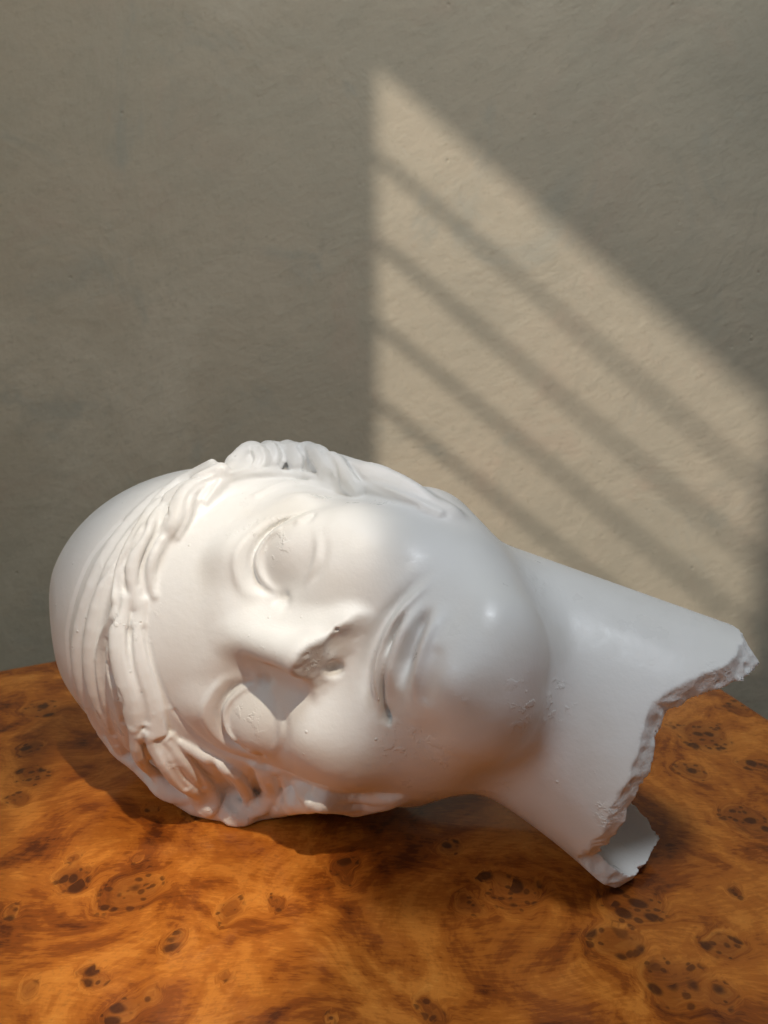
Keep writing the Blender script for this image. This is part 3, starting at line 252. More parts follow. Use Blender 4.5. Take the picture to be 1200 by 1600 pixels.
'w2_1':[[89.6,43.4,-70.0,1.9],[89.4,40.8,-68.4,2.1],[89.6,38.2,-66.7,2.3],[88.8,35.8,-65.4,2.4],[86.9,33.7,-64.1,2.4],[84.5,32.0,-62.9,2.3],[82.1,30.9,-61.6,2.2],[79.7,30.6,-60.0,2.0],[77.3,30.9,-57.9,1.7],[75.2,30.7,-55.3,1.4]],
'w2_2':[[90.4,41.8,-72.7,2.3],[90.2,39.2,-71.5,2.4],[90.4,36.5,-70.0,2.4],[89.3,33.8,-68.4,2.4],[86.9,31.6,-67.0,2.2],[84.0,30.2,-65.6,2.0],[81.0,29.6,-63.9,1.8],[78.1,29.7,-61.8,1.6],[75.7,30.2,-59.1,1.4],[73.9,30.0,-56.2,1.3]],
'w2':[[88.6,43.2,-70.4,3.0],[88.4,40.9,-69.0,3.2],[88.6,38.4,-67.4,3.3],[87.8,36.1,-66.1,3.3],[86.1,34.2,-64.8,3.2],[83.8,32.7,-63.5,3.1],[81.5,31.7,-62.1,2.9],[79.1,31.4,-60.3,2.7],[76.8,31.6,-58.1,2.5],[74.7,31.3,-55.5,2.1]],
'w3_0':[[90.6,35.3,-74.7,2.3],[88.9,32.2,-71.8,2.4],[87.6,29.4,-68.9,2.4],[86.0,27.4,-67.0,2.2],[84.1,25.9,-66.0,2.1],[82.3,25.0,-65.5,1.9],[80.9,24.4,-65.3,1.7],[79.6,24.2,-65.5,1.6],[78.0,24.4,-66.1,1.5],[76.0,24.8,-66.0,1.3]],
'w3_1':[[91.5,33.0,-76.7,2.0],[90.5,29.5,-73.4,2.0],[89.9,26.6,-70.1,2.0],[88.3,24.4,-67.5,1.9],[86.0,22.7,-65.9,1.9],[83.5,21.7,-64.9,1.9],[81.1,21.3,-64.4,1.9],[79.1,21.6,-64.6,1.8],[77.2,22.2,-65.2,1.7],[75.3,23.1,-65.2,1.5]],
'w3_2':[[90.8,31.3,-78.4,1.9],[90.5,27.7,-75.2,2.1],[90.4,24.6,-71.8,2.3],[89.1,22.2,-69.1,2.4],[86.8,20.2,-67.1,2.4],[84.0,18.9,-65.6,2.3],[81.1,18.4,-64.9,2.2],[78.3,18.8,-65.0,1.9],[75.9,19.8,-65.5,1.7],[74.1,21.1,-65.3,1.4]],
'w3':[[90.3,33.0,-76.9,3.0],[89.4,29.5,-74.0,3.2],[88.9,26.6,-70.9,3.3],[87.5,24.3,-68.6,3.3],[85.4,22.6,-67.0,3.2],[83.1,21.6,-66.0,3.1],[80.9,21.2,-65.5,2.9],[78.8,21.5,-65.6,2.7],[76.9,22.2,-66.2,2.5],[75.0,23.1,-65.9,2.1]],
'w4_0':[[89.2,21.8,-71.8,2.1],[88.0,18.2,-69.8,2.2],[87.2,14.4,-67.1,2.3],[85.3,10.8,-64.4,2.3],[82.8,7.3,-61.6,2.4],[80.3,4.3,-59.4,2.4],[78.0,2.2,-58.3,2.5],[76.0,0.8,-58.4,2.5],[74.0,-0.3,-59.2,2.4],[71.9,-1.3,-59.2,2.2]],
'w4_1':[[90.8,20.3,-73.7,2.5],[89.7,16.5,-71.5,2.7],[89.1,12.5,-68.5,2.8],[87.7,8.9,-65.2,2.8],[85.5,5.3,-61.9,2.8],[82.9,2.2,-59.2,2.6],[80.4,-0.3,-57.7,2.4],[77.9,-2.0,-57.5,2.2],[75.6,-3.3,-58.2,2.0],[73.3,-4.2,-58.4,1.8]],
'w4_2':[[91.4,18.8,-76.1,2.1],[90.4,14.9,-74.0,2.2],[90.0,10.6,-70.7,2.2],[89.1,6.6,-66.8,2.3],[87.2,3.0,-63.1,2.4],[84.9,-0.2,-60.1,2.5],[82.3,-2.9,-58.3,2.5],[79.5,-4.9,-57.7,2.5],[76.8,-6.3,-58.3,2.4],[74.3,-7.1,-58.5,2.2]],
'w4':[[89.7,20.3,-74.2,3.4],[88.7,16.6,-72.3,3.6],[88.1,12.5,-69.4,3.8],[86.7,8.5,-66.1,3.9],[84.7,4.9,-62.9,3.9],[82.4,1.8,-60.4,3.9],[80.0,-0.6,-58.9,3.8],[77.7,-2.3,-58.7,3.6],[75.4,-3.6,-59.3,3.4],[73.0,-4.4,-59.4,3.0]],
'w5_0':[[84.4,1.9,-61.3,1.7],[82.6,-0.5,-59.4,1.8],[81.1,-2.8,-57.2,1.9],[79.3,-5.1,-55.4,1.9],[77.1,-7.8,-53.8,1.9],[75.0,-10.8,-51.8,1.9],[73.2,-13.9,-49.8,1.8],[71.5,-17.0,-48.5,1.8],[70.0,-19.8,-48.0,1.8],[68.6,-22.3,-47.2,1.7]],
'w5_1':[[86.3,0.3,-61.9,1.3],[84.8,-2.3,-59.9,1.6],[83.5,-4.8,-57.5,1.8],[81.9,-7.1,-55.4,2.0],[80.0,-9.5,-53.4,2.2],[78.0,-12.2,-51.1,2.3],[76.0,-15.1,-49.0,2.3],[74.2,-18.1,-47.7,2.3],[72.4,-20.9,-47.4,2.1],[70.7,-23.3,-46.8,1.8]],
'w5_2':[[87.4,-1.4,-63.3,1.7],[86.2,-4.2,-61.3,1.9],[85.1,-6.8,-58.9,2.0],[83.6,-9.2,-56.5,2.0],[81.9,-11.5,-54.1,2.0],[80.0,-14.1,-51.6,1.9],[78.0,-16.8,-49.5,1.9],[76.1,-19.6,-48.3,1.8],[74.1,-22.4,-48.1,1.7],[72.2,-24.6,-47.6,1.7]],
'w5':[[85.7,0.2,-62.6,2.2],[84.2,-2.4,-60.7,2.5],[83.0,-4.9,-58.4,2.7],[81.4,-7.4,-56.4,2.9],[79.5,-10.0,-54.3,3.0],[77.6,-12.8,-52.1,3.1],[75.7,-15.7,-50.0,3.1],[73.9,-18.6,-48.7,3.1],[72.1,-21.3,-48.4,2.9],[70.4,-23.6,-47.8,2.7]],
'w6_0':[[79.9,-9.5,-60.5,2.1],[78.8,-16.8,-55.7,2.1],[78.3,-22.3,-52.1,2.1],[77.9,-27.5,-49.6,2.1],[77.5,-32.2,-48.0,2.1],[76.9,-36.6,-46.4,2.1],[75.7,-41.5,-43.9,2.1],[73.9,-47.1,-40.8,2.1],[71.8,-52.4,-38.4,2.1],[69.4,-57.0,-37.6,2.1],[66.7,-61.0,-37.4,2.1],[64.2,-64.7,-37.2,2.1],[62.3,-68.6,-36.4,1.9]],
'w6_1':[[82.2,-11.2,-62.3,1.8],[81.4,-18.2,-57.7,1.9],[81.2,-23.7,-54.2,2.1],[80.8,-28.8,-52.0,2.2],[80.0,-33.6,-50.9,2.3],[78.9,-38.4,-49.5,2.4],[77.5,-43.6,-46.8,2.5],[75.8,-49.1,-43.4,2.5],[73.7,-54.3,-40.9,2.5],[71.3,-58.6,-39.8,2.4],[68.7,-62.5,-39.3,2.3],[66.1,-66.2,-38.6,2.2],[64.0,-69.9,-37.4,1.9]],
'w6_2':[[83.3,-12.9,-64.9,2.2],[82.8,-20.0,-60.2,2.4],[82.7,-25.1,-56.9,2.5],[82.1,-29.8,-54.9,2.6],[80.9,-34.5,-53.9,2.7],[79.2,-39.6,-52.3,2.6],[77.6,-45.2,-49.3,2.6],[76.0,-50.6,-45.8,2.4],[74.1,-55.4,-43.4,2.3],[71.9,-59.5,-42.2,2.1],[69.4,-63.5,-41.4,1.9],[66.9,-67.3,-40.5,1.7],[64.9,-71.0,-39.2,1.6]],
'w6':[[81.2,-11.2,-63.0,3.1],[80.4,-18.7,-58.3,3.3],[80.2,-23.9,-55.0,3.4],[79.8,-28.7,-52.9,3.5],[78.9,-33.4,-51.7,3.6],[77.7,-38.3,-50.1,3.6],[76.2,-43.7,-47.3,3.6],[74.5,-49.1,-43.9,3.5],[72.6,-54.0,-41.6,3.4],[70.4,-58.2,-40.5,3.3],[67.8,-62.3,-40.0,3.1],[65.3,-66.1,-39.4,2.9],[63.3,-69.8,-38.2,2.6]],
'w7':[[73.7,-27.0,-48.1,2.6],[72.7,-32.5,-45.6,2.6],[72.2,-37.8,-42.3,2.6],[71.4,-43.2,-39.1,2.5],[70.3,-48.4,-36.6,2.5],[69.0,-53.2,-35.3,2.5],[67.7,-57.5,-34.9,2.5],[66.3,-61.4,-34.9,2.4],[64.8,-65.3,-34.9,2.4],[63.5,-69.1,-34.6,2.4]],
't1':[[72.4,39.9,-30.0,2.2],[74.0,37.6,-38.2,2.2],[75.1,34.3,-45.9,2.3],[75.1,30.3,-52.6,2.3],[74.9,26.2,-58.3,2.4],[75.0,21.3,-61.8,2.4],[75.1,14.6,-62.2,2.4],[74.4,5.9,-60.1,2.5],[73.3,-3.8,-56.7,2.5],[71.9,-13.8,-52.8,2.6],[70.5,-22.9,-48.2,2.6]],
't2':[[62.5,24.8,-29.9,2.0],[65.0,22.9,-35.0,2.0],[67.5,21.1,-40.2,2.0],[69.5,19.1,-45.5,2.0],[70.6,16.8,-50.2,2.0],[71.0,13.6,-53.9,2.0],[70.9,9.1,-56.4,2.0],[70.3,2.7,-56.9,2.0],[69.3,-5.4,-55.3,2.0],[68.8,-14.7,-52.3,2.0]],
'b1':[[74.6,50.0,-30.8,4.0],[69.1,65.2,-35.8,4.0],[63.1,75.0,-33.3,4.0],[56.4,80.2,-25.6,4.0],[48.7,83.9,-17.7,4.0],[40.2,87.5,-11.4,4.0],[31.2,90.8,-6.6,4.0],[21.6,93.8,-3.1,4.0],[11.3,96.6,-1.0,4.0],[0.2,99.4,-0.2,4.0],[-10.5,102.1,-0.8,4.0],[-19.7,104.0,-2.3,4.0],[-27.7,105.0,-4.3,4.0],[-35.6,105.4,-7.0,4.0],[-43.8,105.6,-10.7,4.0],[-52.9,106.1,-16.1,4.0],[-63.1,107.1,-23.3,4.0],[-73.1,106.8,-30.0,4.0],[-80.7,103.2,-33.5,4.0],[-85.5,96.9,-34.9,4.0],[-89.2,90.0,-36.3,4.0]],
'b2':[[73.5,45.2,-28.4,5.0],[67.9,51.7,-22.1,5.0],[62.1,59.0,-17.9,5.0],[55.6,66.9,-15.7,5.0],[48.4,73.1,-12.6,5.0],[40.2,77.3,-7.8,5.0],[31.4,80.5,-3.1,5.0],[22.2,83.3,0.3,5.0],[12.3,85.8,2.6,5.0],[1.9,88.0,3.8,5.0],[-8.1,89.8,3.9,5.0],[-16.9,91.2,3.0,5.0],[-25.0,92.1,1.4,5.0],[-33.3,92.5,-1.1,5.0],[-42.2,92.6,-4.6,5.0],[-51.6,92.6,-9.6,5.0],[-61.5,93.0,-16.4,5.0],[-72.3,94.4,-25.5,5.0],[-84.0,97.0,-36.6,5.0]],
}

f32=np.float32
POSE_A=np.array([-0.93817586,0.34511774,0.02682925]); POSE_C=np.array([-0.32376581,-0.90226908,0.28475642]); POSE_B=np.array([0.1224817,0.2584652,0.95822439])
POSE_O=np.array([-0.0565,0.3477835,0.1035])
_t=np.radians(6.0); POSE_B,POSE_C=POSE_B*np.cos(_t)+POSE_C*np.sin(_t), POSE_C*np.cos(_t)-POSE_B*np.sin(_t)
def smin(a,b,k):
    h=np.maximum(k-np.abs(a-b),0)/k
    return np.minimum(a,b)-h*h*k*f32(.25)
def smax(a,b,k): return -smin(-a,-b,k)
def ell(P,c,r):
    q=(P-np.array(c,f32))/np.array(r,f32)
    k0=np.sqrt((q*q).sum(1)); g=q/np.array(r,f32); k1=np.sqrt((g*g).sum(1))+f32(1e-9)
    return k0*(k0-1)/k1
def cone(P,a,b,ra,rb):
    a=np.array(a,f32);b=np.array(b,f32);d=b-a
    t=np.clip(((P-a)@d)/f32(d@d),0,1)
    v=P-a-t[:,None]*d
    return np.sqrt((v*v).sum(1))-(ra+(rb-ra)*t).astype(f32)
def sph(P,c,r): 
    v=P-np.array(c,f32); return np.sqrt((v*v).sum(1))-f32(r)
TABLE_Z=-.016
NECK0=np.array([-8,-60,-90.]); NECK1=np.array([-34,-205,-95.])
def neck_frame():
    n=NECK1-NECK0; n/=np.linalg.norm(n)
    u=np.array([1.,0,0]); u-=n*(u@n); u/=np.linalg.norm(u)
    v=np.cross(n,u)
    if v[2]<0: v=-v
    return n,u,v
def gauss2(P,pts,r,amp,flat=0.0,both=False,cmin=-60):
    """stroke measured in the face plane (b,a); + raises, - cuts"""
    pts=np.array(pts,float)
    if len(pts)>2:
        q=np.vstack([2*pts[0]-pts[1],pts,2*pts[-1]-pts[-2]]); o=[]
        for i in range(1,len(q)-2):
            a,b,c,e=q[i-1:i+3]
            for t in (0,.25,.5,.75): o.append(.5*((2*b)+(c-a)*t+(2*a-5*b+4*c-e)*t*t+(3*b-a-3*c+e)*t**3))
        pts=np.array(o+[q[-2]])
    pts=pts.astype(f32); out=np.zeros(len(P),f32)
    lo=pts.min(0)-3*r; hi=pts.max(0)+3*r
    m=np.where((P[:,0]>lo[0])&(P[:,0]<hi[0])&(P[:,1]>lo[1])&(P[:,1]<hi[1])&(P[:,2]>cmin))[0]
    if not len(m): return out
    Q=P[m][:,:2]; best=np.full(len(m),1e9,f32); tt=np.zeros(len(m),f32)
    n=len(pts)-1
    for i in range(max(n,1)):
        a=pts[i]; d=(pts[i+1]-a) if n else np.zeros(2,f32)
        t=np.clip(((Q-a)@d)/max(float(d@d),1e-6),0,1)
        v=Q-a-t[:,None]*d; q=np.sqrt((v*v).sum(1))
        k=q<best; best[k]=q[k]; tt[k]=(i+t[k])/max(n,1)
    best=np.maximum(best-flat,0)
    fade=sm(1-tt,0,.4)*(1 if not both else sm(tt,0,.3)) if n else 1
    out[m]=amp*np.exp(-(best/r)**2)*fade
    return out
def sm(x,a,b):
    t=np.clip((x-a)/(b-a),0,1); return t*t*(3-2*t)
def base(P):
    P0=P; P=P.copy(); P[:,0]-=f32(.11)*np.clip(P[:,2],-120,0)-f32(1)
    S=P.copy(); S[:,0]=np.sqrt(S[:,0]**2+f32(30))
    d=ell(P,(-5.5,54,-84),(92,119,94))
    d=smax(d,P0@np.array([-.145,.73,.67],f32)-f32(91),5)
    d=smin(d,ell(P,(0,-36,-58),(71,88,62)),30)
    d=smin(d,sph(S,(0,-98,-10),26),26)
    d=smin(d,sph(S,(39,-36,-20),26),22)
    d=smin(d,cone(S,(57,-54,-70),(15,-99,-18),26,24),22)
    d=smin(d,neck_sdf(P0),15)
    return d
def nose_plane(Q):
    pl=((Q-np.array([17,-45.5,12],f32))@np.array([-.30,-.855,.42],f32))
    return pl+vnoise(Q,2.0,5)*f32(.2)+vnoise(Q,5,6)*f32(.4)
def face(P,d):
    """nose, eyes, lips and chin worked into the base"""
    m=np.where((P[:,2]>-60)&(P[:,1]<60)&(P[:,1]>-130)&(np.abs(P[:,0])<82)&(np.abs(d)<40))[0]
    if not len(m): return d
    Q=P[m].copy(); Q[:,1]+=f32(.13)*Q[:,0]; S=Q.copy(); S[:,0]=np.abs(S[:,0]); e=d[m]
    g=lambda pts,r,amp,both=False: gauss2(S,pts,r,amp,0,both)
    # sockets, brows, eyeballs
    e=smax(e,-ell(S,(36,1,14),(25,15,13)),16)
    e=smin(e,cone(S,(4,13,-5),(34,23,-9),8,8),14)
    e=smin(e,cone(S,(34,23,-9),(58,8,-28),8,7),14)
    e=smin(e,ell(S,(40,-7,-13),(18.5,19,15.5)),6)
    e=smin(e,ell(Q,(-38,-6,-10.5),(17.5,18,15)),4)
    e-=gauss2(Q,[(-40,-34)],15,3.0)
    # nose: ridge, flanks, wings; its base is a flat plane
    n=cone(Q,(0,18,-2),(0,-32,21.5),7.5,7.4)
    n=smin(n,cone(S,(3,6,-7),(9,-42,6),9,9.5),9)
    n=smin(n,sph(S,(12,-44,5),7.2),7)
    n=smin(n,cone(Q,(0,-34,16),(0,-46,5),9,10),8)
    pl=nose_plane(Q)
    n=smax(n,pl,2.5)
    e=smin(e,n,6)
    w=vnoise(Q,5,7)*f32(.5)+vnoise(Q,2,8)*f32(.15)
    e=smax(e,-(ell(Q,(4.5,-46.5,15.5),(10.5,8,7))+w),2.0)
    e=smax(e,-(ell(Q,(-6.5,-41.5,9),(4.2,4.2,7))+w*f32(.6)),1.4)
    e=smax(e,-ell(Q,(12.5,-41,15),(1.0,1.0,3)),.6)
    # lid fold, lid rim, brow edge
    e+=g([(18,-9),(20,-2)],3.0,1.6)
    e-=g([(21,-7),(25,3),(32,8.5),(40,10),(48,7),(55,-3),(57,-10)],1.5,1.6,True)
    e+=g([(19.5,-4),(23,6),(31,12),(40,13.6),(50,10),(58,-2),(61,-10)],1.3,2.3,True)
    e-=g([(18,1),(21,11),(30,17),(41,19),(53,14),(61,1),(64,-8)],2.4,1.3,True)
    e-=g([(26,-15),(34,-20),(42,-21),(50,-18),(56,-11)],2.2,.7,True)
    e+=g([(27,-19),(35,-24),(44,-25),(54,-20)],2.6,.7,True)
    e+=g([(21,-8)],2.0,1.4)
    e+=g([(57,-9)],2.2,1.6)
    e+=g([(52,2),(55,-5)],1.6,1.0)
    # mouth: hollow above the lip, lip, lower lip, hollow and fold beneath; the parting is open at one corner only
    k=lambda pts,r,amp: gauss2(Q,pts,r,amp,0,True)
    e+=k([(42,-71.0),(31,-64.0),(22,-59.0),(12,-55.5),(0,-53.5),(-10,-55.0),(-18,-59.0),(-26,-65.0)],3.0,2.9)
    e-=k([(42,-76.0),(30,-68.5),(22,-64.0),(12,-60.5),(0,-59.3),(-10,-60.3),(-18,-63.0),(-26,-67.0)],2.1,3.5)
    e-=k([(30,-73.0),(20,-69.5),(10,-67.0),(0,-66.0),(-10,-66.5),(-20,-69.0)],3.8,3.4)
    e+=k([(28,-77.0),(18,-74.5),(8,-73.0),(-2,-72.8),(-12,-73.5)],3.2,4.4)
    e-=k([(30,-82.5),(18,-80.0),(6,-79.0),(-6,-79.0),(-18,-80.0)],2.8,2.6)
    e+=gauss2(Q,[(2,-63.0),(-8,-63.0),(-15,-63.8),(-21,-65.6),(-27,-68.5)][::-1],1.1,3.0)
    e+=gauss2(Q,[(-23,-67.0),(-27,-68.5)],2.6,1.6)
    e+=gauss2(Q,[(2,-62.8),(14,-63.8),(24,-67.5)],1.0,2.0,0,True)
    e+=g([(0,-86.5),(14,-86)],3.5,1.0)
    e-=g([(0,-97)],13,3.4)
    e+=g([(27,-88)],9,1.6)
    d=d.copy(); d[m]=e
    return d
def vnoise(P,scale,seed=0):
    q=P/f32(scale)+f32(100.37+seed*17.3); i=np.floor(q).astype(np.int64); t=(q-i).astype(f32); t=t*t*(3-2*t)
    def h(x,y,z):
        n=(x*374761393+y*668265263+z*2147483647+seed*974711)&0xffffffff
        n=((n^(n>>13))*1274126177)&0xffffffff
        return ((n^(n>>16))&0xffff).astype(f32)/f32(32767.5)-1
    o=0
    for dx in (0,1):
        for dy in (0,1):
            for dz in (0,1):
                w=(t[:,0] if dx else 1-t[:,0])*(t[:,1] if dy else 1-t[:,1])*(t[:,2] if dz else 1-t[:,2])
                o=o+w*h(i[:,0]+dx,i[:,1]+dy,i[:,2]+dz)
    return o
def tube(P,pts):
    """distance to a tapered polyline tube, only near it"""
    pts=np.array(pts,f32); pad=16
    lo=pts[:,:3].min(0)-pad; hi=pts[:,:3].max(0)+pad
    m=np.where(((P>lo)&(P<hi)).all(1))[0]
    if not len(m): return m,None
    Q=P[m]; b=np.full(len(m),1e9,f32)
    for i in range(len(pts)-1): b=np.minimum(b,cone(Q,pts[i,:3],pts[i+1,:3],pts[i,3],pts[i+1,3]))
    return m,b
CUT=[(-180,88),(-150,90),(-125,105),(-108,104),(-97,120),(-88,128),(-75,124),(-61,114),(-57,108),(-53,99.5),(-42,101.3),(-31,103.5),(-17,105),(-10,107.8),(0,108.4),(9,107.3),(19,110.3),(29,117.7),(42,129),(50,137),(72,143),(97,138),(115,118),(140,95),(180,88)]
def neck_sdf(P):
    nk=cone(P,NECK0,NECK1,62,54)
    return smin(nk,cone(P,(-22,-90,-92),(-64,-176,-66),38,42),30)
def neck_cut(P,nk,rough=True):
    n,u,v=neck_frame(); q=P-NECK0.astype(f32)
    s=q@n.astype(f32); ph=np.degrees(np.arctan2(q@u.astype(f32),q@v.astype(f32)))
    c=np.interp(ph,[a for a,_ in CUT],[b for _,b in CUT]).astype(f32)
    dep=np.clip(-nk,0,14)
    cut=s-c-dep*f32(.95)
    if rough:
        cut=cut+vnoise(P,11,1)*2.0+np.abs(vnoise(P,6,2))*2.0+vnoise(P,2.6,3)*.25
    return cut*f32(.75)
def finish(P,d,rough=True):
    m=np.where(P[:,1]<-85)[0]
    if len(m):
        Q=P[m]; nk=neck_sdf(Q); n,u,v=neck_frame(); s=(Q-NECK0.astype(f32))@n.astype(f32)
        cav=smax(nk+f32(9),f32(38)-s,8)
        e=smax(d[m],-cav,3)
        d=d.copy(); d[m]=np.maximum(e,neck_cut(Q,nk,rough))
    z=(P@np.array([POSE_B[2],POSE_A[2],POSE_C[2]],f32))+f32(POSE_O[2]*1000)
    return smax(d,f32(TABLE_Z*1000)-z,1.5)
def hair_mass(P,d):
    d=d.copy()
    for k in ('mass','mass2'):
        m,b=tube(P,HAIR[k])
        if len(m): d[m]=smin(d[m],b,7)
    return d
def grooves(P,d):
    d=d.copy()
    for rad,amp,pts in GROOVES:
        p4=[list(p)+[0.0] for p in pts]; m,b=tube(P,p4)
        if len(m): d[m]+=(amp*np.exp(-(b/rad)**2)).astype(f32)
    return d
def hair(P,d):
    d=hair_mass(P,d).copy()
    for k,pts in HAIR.items():
        if k[:4]=='mass': continue
        m,b=tube(P,pts)
        if len(m): d[m]=smin(d[m],b,1.3 if k[0]=='b' else 2.4)
    return d
def coarse(P): return finish(P,hair_mass(P,base(P)),False)
def full(P): return finish(P,grooves(P,hair(P,face(P,base(P)))))

LO=np.array([-118,-250,-195],f32); HI=np.array([118,168,48],f32)
def extract(h, fn):
    """surface nets on a narrow band found on a coarse grid"""
    n=np.ceil((HI-LO)/h).astype(int)+1
    hc=4.0; nc=np.ceil((HI-LO)/hc).astype(int)+2
    g=np.stack(np.meshgrid(*[np.arange(k,dtype=f32)*f32(hc)+LO[i] for i,k in enumerate(nc)],indexing='ij'),-1).reshape(-1,3)
    dc=fn(g).reshape(nc)
    near=np.abs(dc)<6.5
    # fine-grid lookup of the coarse cell
    idx=[np.clip(np.round(np.arange(n[i])*h/hc).astype(int),0,nc[i]-1) for i in range(3)]
    D=dc[np.ix_(*idx)].astype(f32)
    m=near[np.ix_(*idx)]
    I=np.argwhere(m)
    V=np.empty(len(I),f32)
    for s in range(0,len(I),800000):
        V[s:s+800000]=fn((I[s:s+800000]*h).astype(f32)+LO)
    D[m]=V
    S=D<0
    # active cells
    c=np.zeros(np.array(D.shape)-1,np.uint8)
    for dx in (0,1):
        for dy in (0,1):
            for dz in (0,1):
                c+=S[dx:D.shape[0]-1+dx,dy:D.shape[1]-1+dy,dz:D.shape[2]-1+dz]
    A=np.argwhere((c>0)&(c<8))
    vid=np.full(c.shape,-1,np.int32); vid[tuple(A.T)]=np.arange(len(A))
    acc=np.zeros((len(A),3),f32); cnt=np.zeros(len(A),f32)
    C=[(x,y,z) for x in (0,1) for y in (0,1) for z in (0,1)]
    val={k:D[A[:,0]+k[0],A[:,1]+k[1],A[:,2]+k[2]] for k in C}
    for a in C:
        for ax in range(3):
            if a[ax]==0:
                b=list(a);b[ax]=1;b=tuple(b)
                va,vb=val[a],val[b]; x=(va<0)!=(vb<0)
                t=np.where(x,va/np.where(x,va-vb,1),0)
                p=np.tile(np.array(a,f32),(len(A),1)); p[:,ax]+=t
                acc+=p*x[:,None]; cnt+=x
    verts=(A+acc/cnt[:,None])*f32(h)+LO
    faces=[]
    for ax in range(3):
        u,v=(ax+1)%3,(ax+2)%3
        sl=[slice(None)]*3; sh=[slice(None)]*3
        sl[ax]=slice(0,-1); sh[ax]=slice(1,None)
        E=np.argwhere(S[tuple(sl)]!=S[tuple(sh)])
        E=E[(E[:,u]>0)&(E[:,v]>0)&(E[:,u]<c.shape[u])&(E[:,v]<c.shape[v])]
        flip=S[tuple(E.T)]
        q=[]
        for du,dv in ((1,1),(0,1),(0,0),(1,0)):
            K=E.copy();K[:,u]-=du;K[:,v]-=dv;q.append(vid[tuple(K.T)])
        q=np.stack(q,1)
        q[~flip]=q[~flip][:,::-1]
        faces.append(q)
    faces=np.concatenate(faces); faces=faces[(faces>=0).all(1)]
    return verts.astype(f32),faces
def relax(v,f,it,lam=.5):
    e=np.concatenate([f[:,[0,1]],f[:,[1,2]],f[:,[2,3]],f[:,[3,0]]])
    n=np.zeros(len(v),f32); np.add.at(n,e[:,0],1); np.add.at(n,e[:,1],1)
    for k in range(it):
        a=np.stack([np.bincount(e[:,0],v[e[:,1],i],len(v))+np.bincount(e[:,1],v[e[:,0],i],len(v)) for i in range(3)],1)
        v=v+(lam if k%2==0 else -lam*1.03)*(a/n[:,None]-v).astype(f32)
    return v
# ---------------------------------------------------------------- setting: wall, window wall
M_WALL = wall_material()
WALL_Y = 0.95
bm = bmesh.new(); box_bm(bm, (-0.60, WALL_Y, -0.9), (1.6, WALL_Y + .1, 1.9))
tag(bm_obj('wall', bm, M_WALL), kind='structure')

# the window stands at right angles to the wall, out of frame at the left: its slats throw the barred light
WX = -0.60; WY0, WY1 = -0.647, 0.103; WZ1 = 1.043; SILL0, SILL1 = 0.69, 0.53
bm = bmesh.new()
box_bm(bm, (WX - .06, -1.6, -0.9), (WX, WY0, 1.9)); box_bm(bm, (WX - .06, WY1, -0.9), (WX, WALL_Y + .1, 1.9))
box_bm(bm, (WX - .06, WY0, WZ1), (WX, WY1, 1.9)); box_bm(bm, (WX - .06, WY0, -0.9), (WX, WY1, SILL1))
bm.verts.ensure_lookup_table()
for v in bm.verts[-8:]:
    if v.co.z > 0 and v.co.y < 0: v.co.z = SILL0      # sill raised at this end to keep direct sun off the head
tag(bm_obj('wall_left', bm, wall_material('pale_limewash_plaster', 1.5)), kind='structure')  # unseen wall, made paler to bounce light onto the crown
WZ0 = SILL1
sp = NT('painted_wood'); sp.bsdf.inputs['Base Color'].default_value = (.30, .25, .2, 1); sp.bsdf.inputs['Roughness'].default_value = .5
win = tag(empty('window', (WX, (WY0 + WY1) / 2, WZ0)), 'barred window opening beside the wall, seen only by its light', 'window')
for z in (0.906, 0.816, 0.726, 0.636, 0.546):
    bm = bmesh.new(); box_bm(bm, (-.006, WY0 - win.location.y, z - WZ0 - .0033), (.006, WY1 - win.location.y, z - WZ0 + .0033))
    bm_obj('bar', bm, sp.m, win, .002)

# ---------------------------------------------------------------- table
KNOTS = [(-0.1488, 0.3386, 0.0105), (-0.1528, 0.3551, 0.0071), (-0.1183, 0.3295, 0.0157), (-0.1192, 0.3556, 0.0039), (-0.1292, 0.3926, 0.0049), (-0.0697, 0.3183, 0.0076), (-0.0476, 0.3238, 0.0051), (-0.09, 0.2977, 0.0055), (-0.1416, 0.267, 0.0066), (-0.1168, 0.2793, 0.005), (-0.0984, 0.2623, 0.0085), (-0.0651, 0.2766, 0.0034), (-0.0189, 0.3467, 0.0101), (0.0395, 0.3175, 0.007), (0.0489, 0.3349, 0.0052), (0.0631, 0.3282, 0.0144), (0.1135, 0.3208, 0.0153), (0.1417, 0.2947, 0.0104), (0.0991, 0.2959, 0.011), (0.114, 0.275, 0.015), (0.1315, 0.267, 0.0076), (0.0162, 0.2633, 0.0067), (-0.0184, 0.2573, 0.0025), (-0.17, 0.3154, 0.0064), (-0.2197, 0.5546, 0.0162), (-0.2412, 0.5151, 0.0134), (-0.2103, 0.4283, 0.0106), (-0.2249, 0.4621, 0.0073), (-0.2092, 0.405, 0.0072), (0.207, 0.4786, 0.0201), (0.2477, 0.52, 0.0117), (0.1957, 0.3867, 0.0139), (0.1845, 0.4354, 0.01), (0.2265, 0.4391, 0.0097), (-0.106, 0.3956, 0.0071), (0.0325, 0.3592, 0.0065), (0.1663, 0.3304, 0.0054)]      # clusters of eyes in the veneer: x, y, radius in metres
M_BURL = burl_material()
C0 = Vector((.177, .849)); dl = Vector((-.874, -.486)); dr = Vector((.241, -.9705))
table = tag(empty('table', (0, 0.3, TABLE_Z)), 'glossy orange brown burl wood table under the white plaster head', 'table')
